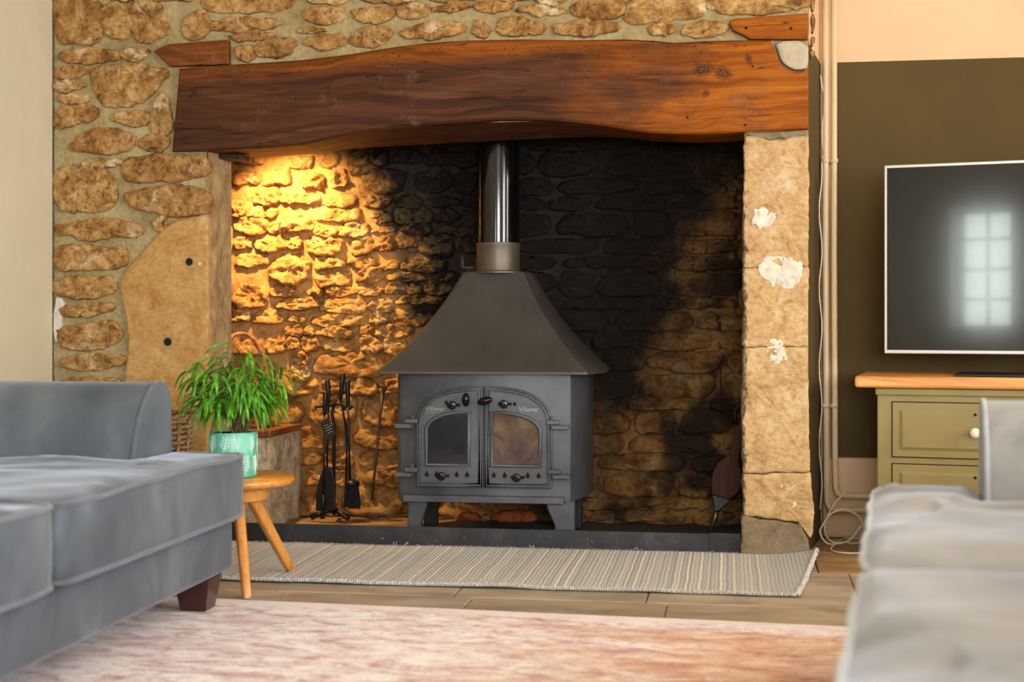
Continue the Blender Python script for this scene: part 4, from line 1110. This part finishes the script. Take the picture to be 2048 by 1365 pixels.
# long old poker leaning by itself
pk = thing('long_poker', 'long rusty iron poker leaning alone on the stone wall', 'poker', (at(744, 1000, .56).x, .56, 0.015))
top = at(766, 776, 0.60); bot = at(744, 1000, 0.545); bot.z = max(bot.z, 0.03)
MB().tube([top.lerp(bot, .04), top.lerp(bot, .25), top.lerp(bot, .6), bot], [0.0075, 0.0055, 0.0045, 0.0045], 8).build('rod', M['rusty'], pk, world=True, smooth=True)
MB().tube([top + Vector((-.010, -.01, .004)), top + Vector((0, 0, .008)), top + Vector((.008, 0, .0)), top.lerp(bot, .06)], [0.007, 0.0095, 0.009, 0.0075], 8).build('crook', M['rusty'], pk, world=True, smooth=True)
MB().box((bot.x - 0.022, bot.y - 0.006, 0.012), (bot.x + 0.026, bot.y + 0.008, 0.034)).build('scraper', M['rusty'], pk, world=True, bevel=0.004)

# ------------------------------------------------------------------ bellows behind the right pier
BL = thing('fire_bellows', 'brown wooden bellows with black studded leather leaning behind the pier', 'bellows', (at(1425, 1064, 0.46).x, 0.46, 0.012))
YB = 0.48
board = px_poly([(1478,848),(1489,846),(1487,880),(1480,905),(1476,925),(1482,940),(1484,958),(1481,975),(1472,990),(1458,999),(1444,995),(1424,990),(1423,965),(1426,945),(1436,925),(1452,914),(1458,908),(1465,880),(1472,852)], YB)
MB().prism(board, YB - 0.012, YB).build('board', M['bellows_wood'], BL, world=True, bevel=0.004)
o_ = px_poly([(1474,852),(1466,905),(1440,930),(1432,965),(1434,990),(1468,1000),(1494,970),(1494,930),(1482,905),(1492,852)], YB + 0.05)
MB().prism(o_, YB + 0.04, YB + 0.052).build('board', M['bellows_wood'], BL, world=True, bevel=0.004)
le = px_poly([(1430,935),(1460,915),(1486,940),(1490,965),(1478,988),(1456,1004),(1436,1016),(1428,1000),(1426,965)], YB + 0.02)
MB().prism(le, YB - 0.001, YB + 0.041).build('leather', M['leather'], BL, world=True, bevel=0.006)
sn = px_poly([(1424,990),(1444,995),(1458,999),(1462,1002),(1440,1022),(1428,1024)], YB - 0.006)
sc_ = MB().prism(sn, YB - 0.018, YB + 0.02).build('snout', M['leather'], BL, world=True, bevel=0.004)
for x, y in ((1429,994),(1441,997),(1453,1001),(1434,1010),(1442,1012),(1434,1019),(1480,973),(1479,993)):
    p = at(x, y, YB - 0.019); MB().ball(p, (0.003, 0.002, 0.003), 8, 5).build('stud', M['brass'], sc_, smooth=True, world=False)
MB().tube([at(1434, 1018, YB), at(1431, 1035, YB - .005), at(1421, 1062, YB - .015)], [0.011, 0.009, 0.005], 12).build('nozzle', M['brass_dull'], BL, world=True, smooth=True)
MB().tube([at(x, y, YB - .004) for x, y in ((1473,850),(1470,838),(1470,824),(1476,812),(1486,804),(1494,806))], 0.006, 8).build('handle', M['iron'], BL, world=True, smooth=True)

# ------------------------------------------------------------------ side table and plant
TC = Vector((-0.816 * CS - 4.184 * SN, CY - 0.816 * SN + 4.184 * CS, 0.0))
TH_ = 0.322
tb = thing('side_table', 'small round oak side table with three splayed legs beside the sofa', 'table', TC)
R = 0.178
MB().lathe([(0.001, TH_ - 0.026), (R - 0.016, TH_ - 0.026), (R - 0.004, TH_ - 0.021), (R, TH_ - 0.012), (R - 0.003, TH_ - 0.004), (R - 0.010, TH_), (0.001, TH_)], n=64).build('tabletop', M['oak_top'], tb, smooth=True, sharp=50)
MB().lathe([(0.001, TH_ - 0.072), (0.092, TH_ - 0.072), (0.098, TH_ - 0.068), (0.105, TH_ - 0.026), (0.001, TH_ - 0.026)], n=48).build('hub', M['oak'], tb, smooth=True, sharp=40)
fr = floor_at(582, 1150); ff = floor_at(494, 1197)
for k, ft in enumerate((fr, ff, None)):
    if ft is None:
        ft = TC * 3 - fr - ff; ft.z = 0
    d = Vector((ft.x - TC.x, ft.y - TC.y, 0)); u = d.normalized(); wv = Vector((-u.y, u.x, 0))
    zb = 0.003 if k != 1 else 0.002
    if k == 0: zb = 0.0130
    m = MB(); rings = []
    for t in (0, 0.03, 0.5, 0.97, 1.0):
        c = Vector((0, 0, TH_ - 0.058)) + u * 0.055; e_ = d + Vector((0, 0, zb)); p = c.lerp(e_, t)
        a = 0.026 - 0.007 * t; b_ = 0.019 - 0.004 * t
        if t in (1.0,): a *= .8; b_ *= .8
        rings.append([tuple(p + u * a * math.cos(q_) * (abs(math.cos(q_)) ** -0.45 if abs(math.cos(q_)) > .2 else 1) * .85 + wv * b_ * math.sin(q_) * (abs(math.sin(q_)) ** -0.45 if abs(math.sin(q_)) > .2 else 1) * .85) for q_ in [math.pi * j / 8 for j in range(16)]])
    lg = loft(rings).build('leg', M['oak'], tb, smooth=True, sharp=50)
    MB().lathe([(0.011, max(0.0, zb - 0.003)), (0.012, zb + 0.001)], (d.x, d.y, 0), 14).build('foot_pad', M['silver'], lg)

PC = Vector((0, 0, 0))
# pot on the table: base centre from the photograph at the table's height
pz = CH - TH_; dpt = 4.15
pp_ = (466 - 1024) / F * dpt
PC = Vector((pp_ * CS - dpt * SN, CY + pp_ * SN + dpt * CS, TH_ + 0.0005))
pot = thing('plant_pot', 'teal ceramic pot printed with white leaves on the side table', 'pot', PC)
PR, PH = 0.0695, 0.131
MB().lathe([(0.001, 0.0), (PR - 0.005, 0.0), (PR - 0.001, 0.003), (PR, 0.008), (PR, PH - 0.003), (PR - 0.0015, PH), (PR - 0.004, PH - 0.001), (PR - 0.005, PH - 0.004)], n=56).build('pot_wall', M['teal'], pot, smooth=True, sharp=40)
MB().lathe([(PR - 0.005, PH - 0.004), (PR - 0.006, 0.02), (0.001, 0.02)], n=40).build('pot_inside', M['teal_in'], pot, smooth=True)
MB().lathe([(0.001, PH - 0.024), (PR - 0.0065, PH - 0.026)], n=32).build('soil', M['soil'], pot, smooth=True)
# printed leaves: fine raised strokes wrapped around the pot
m = MB()
def stroke(pts, r=0.0009):
    P = [((PR + 0.0002) * math.cos(a), (PR + 0.0002) * math.sin(a), z) for a, z in pts]
    m.tube(P, r, 4)
def frond_print(a0, z0, ang, L, nv, vl):
    sa, ca = math.sin(ang), math.cos(ang); q0 = []
    for k in range(9):
        t = k / 8.0; bend = 0.25 * math.sin(t * 2)
        q0.append((a0 + (L * t * sa + L * bend * .2 * ca) / PR, z0 + L * t * ca))
    stroke(q0, 0.0011)
    for k in range(1, nv):
        t = k / float(nv); a = a0 + L * t * sa / PR + L * .05 * math.sin(2 * t) * ca / PR; z = z0 + L * t * ca; l_ = vl * (1 - .55 * t)
        for s in (-1, 1):
            an = ang + s * 0.85
            pts = [(a + l_ * q * math.sin(an) / PR, z + l_ * q * math.cos(an) + 0.003 * q * q) for q in (0.12, .5, 1)]
            pts = [(x, zz) for x, zz in pts if 0.006 < zz < PH - 0.006]
            if len(pts) == 3: stroke(pts, 0.0010)
for i in range(10):
    a = i * 2 * math.pi / 10 + 0.25
    frond_print(a, 0.070 + 0.004 * (i % 3), random.uniform(-.35, .35), 0.052, 6, 0.022)
    frond_print(a + 0.31, 0.010, random.uniform(-.6, .6), 0.054, 6, 0.022)
m.build('leaf_print', M['print'], pot)['kind'] = 'stuff'
# the plant
plant = thing('potted_plant', 'bright green feathery plant with thin drooping leaves in teal pot', 'plant', PC + Vector((0.018, 0, PH - 0.024)))
plant.scale = (1.12, 1.12, 1.12)
rg = random.Random(11)
def leaflet(m, p, dirv, L, wd, droop):
    dirv = dirv.normalized(); side = dirv.cross(Vector((0, 0, 1)))
    if side.length < 1e-3: side = Vector((1, 0, 0))
    side.normalize(); n0 = len(m.v); K = 5
    tw = rg.uniform(-.6, .6)
    q_ = Vector(p); d = Vector(dirv)
    for k in range(K + 1):
        t = k / K; wk = wd * (math.sin(math.pi * min(1, t * .92 + .08)) ** .7) * .5
        s2 = (side * math.cos(tw) + d.cross(side) * math.sin(tw)); up = s2.cross(d).normalized()
        m.v += [tuple(q_ - s2 * wk), tuple(q_ - up * wk * .45), tuple(q_ + s2 * wk)]
        d = (d + Vector((0, 0, -droop / K))).normalized(); q_ = q_ + d * (L / K)
    for k in range(K):
        a = n0 + k * 3; m.f += [(a, a + 1, a + 4, a + 3), (a + 1, a + 2, a + 5, a + 4)]
nF = 40
for i in range(nF):
    f_ = (i + .5) / nF; a = i * 2.39996 + rg.uniform(-.3, .3)
    zz = 1 - 1.45 * f_; rr_ = math.sqrt(max(0.05, 1 - zz * zz)); sh = rg.uniform(.55, 1.0)
    base = Vector((rg.uniform(-.02, .02), rg.uniform(-.02, .02), 0.0))
    tip = Vector((math.cos(a) * rr_ * .132 * sh, math.sin(a) * rr_ * .132 * sh, 0.150 + zz * 0.105 * sh))
    midp = base.lerp(tip, .5) * 0.8 + Vector((0, 0, 0.035))
    st_pts = [base.lerp(midp, t).lerp(midp.lerp(tip, t), t) for t in [k / 6 for k in range(7)]]
    m = MB(); outd = Vector((math.cos(a), math.sin(a), 0))
    nl = rg.randint(8, 12)
    for k in range(nl):
        t = 0.55 + 0.45 * k / (nl - 1); p = st_pts[min(6, int(t * 6))].lerp(st_pts[min(6, int(t * 6) + 1)], t * 6 % 1)
        an = a + rg.uniform(-1.6, 1.6)
        dv = Vector((math.cos(an), math.sin(an), rg.uniform(-.1, .8)))
        leaflet(m, p, dv, rg.uniform(.06, .11), rg.uniform(.0062, .0105), rg.uniform(1.2, 3.4))
    fo = m.build('frond', M['leaf'], plant, smooth=True)
    MB().tube(st_pts, [0.0022 - 0.0002 * k for k in range(7)], 5).build('stem', M['stem'], fo, smooth=True)

# ------------------------------------------------------------------ sofas
def cushion(outline, kern, z0, z1, crown, seed, wr, sx):
    """plump seat cushion on a plan outline; returns mesh builder, top seam, bottom seam"""
    n = 120; ol = resample(chaikin(outline, 3), n)
    m = MB()
    def wob(x, y): return 0.010 * nz(x * 4, y * 4, seed)
    rings = [(0.30, 0, 0), (0.8, 0, 0), (0.985, 0.0, 0), (1.0, 0.012, 0), (1.008, 0.3, 0), (1.012, 0.55, 0), (1.008, 0.8, 0), (1.0, 1.0, 0)]
    top = [0.975, 0.94, 0.89, 0.82, 0.74, 0.65, 0.55, 0.45, 0.34, 0.23, 0.12]
    seam_t, seam_b = [], []
    def P(x, y, z): return (sx * x, y, z)
    kx, ky = kern
    cnt = 0
    for fr, h, _ in rings:
        for (x, y) in ol:
            a, c = kx + (x - kx) * fr, ky + (y - ky) * fr
            z = z0 + (z1 - z0) * h + wob(a, c) * h
            if h not in (0,): a += 0.006 * nz(c * 7, h * 3, seed)
            m.v.append(P(a, c, z))
            if abs(h - 1.0) < 1e-6: seam_t.append(P(a, c, z))
            if abs(h - 0.012) < 1e-6: seam_b.append(P(a, c, z + 0.004))
        cnt += 1
    for fr in top:
        for (x, y) in ol:
            a, c = kx + (x - kx) * fr, ky + (y - ky) * fr
            d = math.hypot(x - kx, y - ky) * (1 - fr)
            g = 1 - math.exp(-d / 0.07)
            z = z1 + wob(a, c) + crown * g + g * wr * (nz(a * 2.6, c * 11 + 2.5 * nz(a * 2, c * 2, seed), seed) + 0.5 * nz(a * 5, c * 20, seed + 5))
            m.v.append(P(a, c, z))
        cnt += 1
    m.v.append(P(kx, ky, z1 + crown))
    for i in range(cnt - 1):
        for j in range(n): j2 = (j + 1) % n; m.f.append((i*n + j, i*n + j2, (i+1)*n + j2, (i+1)*n + j))
    for j in range(n): m.f.append(((cnt-1)*n + j, (cnt-1)*n + (j+1) % n, cnt*n))
    m.f.append(tuple(range(n)))
    return m, seam_t, seam_b
def sofa(name, label, loc, rz, sx, fab, pip, crown, wr, seed):
    s = thing(name, label, 'sofa', loc, rz)
    def bx(x0, x1, y0, y1, z0, z1, nm, mat, bev):
        xa, xb = sorted((sx * x0, sx * x1))
        return MB().box((xa, y0, z0), (xb, y1, z1)).build(nm, mat, s, bevel=bev, seg=3, smooth=False)
    L = 2.14; zl = 0.0088
    base = bx(-0.93, 0.0, -L, -0.01, 0.100, 0.243, 'base', fab, 0.018)
    for yb in (-0.075, -L + 0.145):
        for xb in (-0.064, -0.86):
            xa, xc = sorted((sx * (xb - 0.035), sx * (xb + 0.035))); xa2, xc2 = sorted((sx * (xb - 0.05), sx * (xb + 0.05)))
            MB().frustum((xa, yb - 0.035 - .035), (xc, yb + .0), (xa2, yb - .085), (xc2, yb + .015), zl, 0.099).build('leg', M['mahogany'], s, bevel=0.003)
    # arms: sloping inside face, rolled top
    for far in (True, False):
        pr_ = [(-0.265, 0.16), (-0.255, 0.40), (-0.235, 0.47), (-0.205, 0.53), (-0.165, 0.575), (-0.125, 0.60), (-0.085, 0.612), (-0.05, 0.608), (-0.025, 0.59), (-0.010, 0.555), (-0.004, 0.48), (0.0, 0.25), (0.0, 0.11), (-0.2, 0.11)]
        if not far: pr_ = [(-L - y, z) for y, z in pr_]
        n = len(pr_); m = MB()
        xs = (-0.93, -0.20, -0.185, -0.181)
        sc2 = (1, 1, 0.99, 0.96)
        cy_ = sum(y for y, _ in pr_) / n; cz_ = sum(z for _, z in pr_) / n
        for x, k in zip(xs, sc2): m.v += [(sx * x, cy_ + (y - cy_) * k, cz_ + (z - cz_) * k) for y, z in pr_]
        for i in range(3):
            for j in range(n): j2 = (j + 1) % n; m.f.append((i*n + j, i*n + j2, (i+1)*n + j2, (i+1)*n + j))
        m.f.append(tuple(range(n))); m.f.append(tuple(3*n + k for k in range(n)))
        ar = m.build('arm', fab, s, smooth=True, sharp=40)
        MB().tube([(sx * -0.186, y, z) for y, z in pr_[:12]], 0.0055, 6).build('piping', pip, ar, smooth=True)
    bk = MB().frustum(*[(min(sx*-0.95, sx*-0.70), -L + .26), (max(sx*-0.95, sx*-0.70), -0.265), (min(sx*-0.95, sx*-0.78), -L + .26), (max(sx*-0.95, sx*-0.78), -0.265)], 0.245, 0.74)
    bk.build('backrest', fab, s, bevel=0.05, seg=4)
    # two seat cushions that wrap round the fronts of the arms
    o1 = [(-0.695, -1.065), (0.032, -1.065), (0.035, 0.0), (-0.165, 0.0), (-0.168, -0.275), (-0.695, -0.275)]
    o1 = [(-0.695, -1.065), (-0.3, -1.065), (0.0, -1.065), (0.03, -1.05), (0.035, -0.9), (0.035, -0.5), (0.038, -0.1), (0.03, -0.005), (0.0, 0.0), (-0.14, 0.0), (-0.165, -0.01), (-0.168, -0.08), (-0.170, -0.24), (-0.20, -0.278), (-0.4, -0.278), (-0.695, -0.278)]
    o2 = [(x, -L - y) for x, y in o1][::-1]
    for o_, kern, sd in ((o1, (-0.10, -0.45), seed), (o2, (-0.10, -L + 0.45), seed + 3)):
        m, t1, t2 = cushion(o_, kern, 0.246, 0.412, crown, sd, wr, sx)
        cu = m.build('seat_cushion', fab, s, smooth=True)
        MB().tube(t1, 0.0055, 6, True).build('piping', pip, cu, smooth=True)
        MB().tube(t2, 0.0055, 6, True).build('piping', pip, cu, smooth=True)
    return s
sofa('sofa', 'blue grey velvet sofa with a low rolled arm beside the plant', (-1.362, -1.06, 0), 0, 1, M['velvet'], M['piping'], 0.014, 0.012, 3)
sofa('sofa', 'silver grey velvet sofa in front of the television cabinet', (0.325, -1.60, 0), math.radians(-6.3), -1, M['velvet2'], M['piping2'], 0.024, 0.015, 21)

# ------------------------------------------------------------------ television cabinet and television
CR = math.radians(-9.0)
cb = thing('television_cabinet', 'sage green drawer cabinet with thick waxed pine top', 'cabinet', (0.368, -0.05, 0), CR)
W_, D_, H_ = 1.30, 0.44, 0.598
MB().box((0, 0, H_ - 0.038), (W_, D_, H_)).build('pine_top', M['pine'], cb, bevel=0.010, seg=3)
ox = 0.070; bxw = W_ - 2 * ox; fy = 0.03
MB().box((ox, fy, 0.04), (W_ - ox, D_ - 0.02, H_ - 0.040)).build('carcass', M['sage'], cb, bevel=0.003)
MB().box((ox - 0.006, fy - 0.010, H_ - 0.062), (W_ - ox + 0.006, fy + 0.02, H_ - 0.0395)).build('cornice', M['sage'], cb, bevel=0.004)
MB().box((ox + 0.01, fy + 0.01, 0.0), (W_ - ox - 0.01, D_ - 0.03, 0.045)).build('plinth', M['sage'], cb)
def cz(py): return CH - (py - HOR) * 4.66 / F
for c_ in range(2):
    dx0 = ox + 0.048 + c_ * (bxw - 0.05) / 2; dx1 = dx0 + (bxw - 0.05) / 2 - 0.046
    for z1, z0 in ((cz(803), cz(910)), (cz(925), 0.07)):
        MB().box((dx0 - 0.003, fy - 0.0015, z0 - 0.003), (dx1 + 0.003, fy - 0.0002, z1 + 0.003)).build('drawer_gap', M['sage_dark'], cb)
        dw = MB().box((dx0, fy - 0.007, z0), (dx1, fy - 0.001, z1)).build('drawer_front', M['sage'], cb, bevel=0.002)
        MB().frustum((dx0 + 0.020, 0), (dx1 - 0.020, 0.01), (dx0 + 0.02, 0), (dx1 - .02, .01), 0, 1) 
        e_ = 0.022; m = MB()
        m.v = [(dx0 + e_, fy - 0.007, z0 + e_), (dx1 - e_, fy - 0.007, z0 + e_), (dx1 - e_, fy - 0.007, z1 - e_), (dx0 + e_, fy - 0.007, z1 - e_),
               (dx0 + e_ + .01, fy - 0.0125, z0 + e_ + .01), (dx1 - e_ - .01, fy - 0.0125, z0 + e_ + .01), (dx1 - e_ - .01, fy - 0.0125, z1 - e_ - .01), (dx0 + e_ + .01, fy - 0.0125, z1 - e_ - .01)]
        m.f = [(0,1,5,4), (1,2,6,5), (2,3,7,6), (3,0,4,7), (4,5,6,7)]
        m.build('raised_panel', M['sage'], dw)
        kx, kz = (dx0 + dx1) / 2, (z0 + z1) / 2 - 0.004
        mm_ = MB(); mm_.lathe([(0.006, 0.0), (0.007, 0.008), (0.014, 0.014), (0.017, 0.022), (0.014, 0.029), (0.004, 0.033), (0.001, 0.033)], n=20)
        mm_.v = [(kx + x, fy - 0.012 - z, kz + y) for x, y, z in mm_.v]
        mm_.build('knob', M['ceramic'], dw, smooth=True)
        MB().tube([(kx, fy - 0.0124, z1 - 0.035), (kx, fy - 0.0136, z1 - 0.035)], 0.005, 10).build('keyhole', M['hole'], dw)
tv = thing('television', 'large flat television with silver frame on the cabinet', 'television', (0.476, 0.10, H_ + 0.0005), math.radians(-13.4))
TW, z0, z1 = 1.11, 0.667 - H_, 1.295 - H_
MB().box((0.0, 0.004, z0), (TW, 0.030, z1)).build('case', M['silver'], tv, bevel=0.003)
MB().box((0.35, 0.030, z0 + 0.08), (TW - 0.25, 0.06, z1 - 0.2)).build('rear_housing', M['dark_metal'], tv, bevel=0.008)
MB().box((0.0095, 0.0030, z0 + 0.012), (TW - 0.0095, 0.0038, z1 - 0.0095)).build('screen', M['screen'], tv)
MB().box((0.235, -0.12, 0.0), (TW - 0.235, 0.10, 0.008)).build('foot_plate', M['dark_metal'], tv, bevel=0.002)
MB().box((TW / 2 - 0.05, 0.02, 0.008), (TW / 2 + 0.05, 0.035, z0 + 0.1)).build('neck', M['dark_metal'], tv)

# ------------------------------------------------------------------ pipes and cables in the corner
PY = AY - 0.065
def pipe(name, label, px, pyb, bend_to, col):
    t = thing(name, label, 'pipe', (at(px, 600, PY).x, PY, 0.15))
    x = at(px, 600, PY).x; zb = at(px, pyb, PY).z
    pts = [(x, PY, CEIL - 0.002), (x, PY, 1.0), (x + 0.004, PY, zb + 0.10), (x + 0.006, PY, zb + 0.03), (x + 0.012, PY, zb + 0.008), (x + 0.032, PY, zb), (x + 0.10, PY, zb), (bend_to, PY, zb)]
    MB().tube(pts, 0.0108, 14).build('pipe_run', M['pipe'], t, world=True, smooth=True)
    for y in (322, 812):
        z = at(px, y, PY).z
        MB().tube([(x, PY, z - 0.007), (x, PY, z + 0.007)], 0.0145, 14).build('clip', M['pipe'], t, world=True, smooth=True, )
        MB().box((x - 0.006, PY + 0.008, z - 0.006), (x + 0.006, AY - 0.0005, z + 0.006)).build('clip_stem', M['pipe'], t, world=True)
    return t
pipe('heating_pipe', 'cream painted vertical pipe nearest the stone pier', 1651, 1020, 1.0, 0)
pipe('heating_pipe', 'cream painted vertical pipe nearest the olive wall', 1668, 992, 1.0, 0)
# thin cable clipped beside the pipes
pts = []
for k in range(40):
    t = k / 39.0; py = 150 + t * 870
    pts.append(at(1641 + 3 * math.sin(k * .9) + (6 if 0.05 < t < .2 else 0), py, PY - 0.004))
tag(MB().tube(pts, 0.0028, 6).build('wall_cable', M['cable'], smooth=True), 'thin cream cable running down beside the two pipes', 'cable')
# slack loops of white cable on the floor
loop = [(1690,985),(1668,1010),(1652,1040),(1650,1066),(1664,1084),(1690,1094),(1716,1090),(1728,1070),(1722,1040),(1706,1026),(1684,1020),(1660,1030),(1645,1052),(1640,1066),(1652,1086),(1672,1092),(1700,1080),(1722,1052)]
P = [at(x, y, 0.30 - 0.004 * k) for k, (x, y) in enumerate(loop)]
def smooth_curve(P, k=6):
    out = []
    for i in range(len(P) - 1):
        p0, p1, p2, p3 = P[max(0, i-1)], P[i], P[i+1], P[min(len(P)-1, i+2)]
        for s in range(k):
            t = s / k
            out.append(0.5 * ((2 * p1) + (p2 - p0) * t + (2*p0 - 5*p1 + 4*p2 - p3) * t*t + (3*p1 - p0 - 3*p2 + p3) * t**3))
    return out + [P[-1]]
tag(MB().tube(smooth_curve([Vector((p.x, p.y, max(p.z, 0.006))) for p in P]), 0.0034, 8).build('coiled_cable', M['cable'], smooth=True), 'tangled loops of white cable standing in the corner behind the pier', 'cable')
L2 = [(1722,1072),(1690,1078),(1668,1092),(1662,1100),(1680,1106),(1720,1107),(1760,1100)]
P = [floor_at(x, y, 0.0045) for x, y in L2]
P = [Vector((p.x, min(p.y, 0.38), 0.0045)) for p in P]
tag(MB().tube(smooth_curve(P), 0.0032, 8).build('floor_cable', M['cable'], smooth=True), 'single loop of white cable lying flat on the stone floor', 'cable')
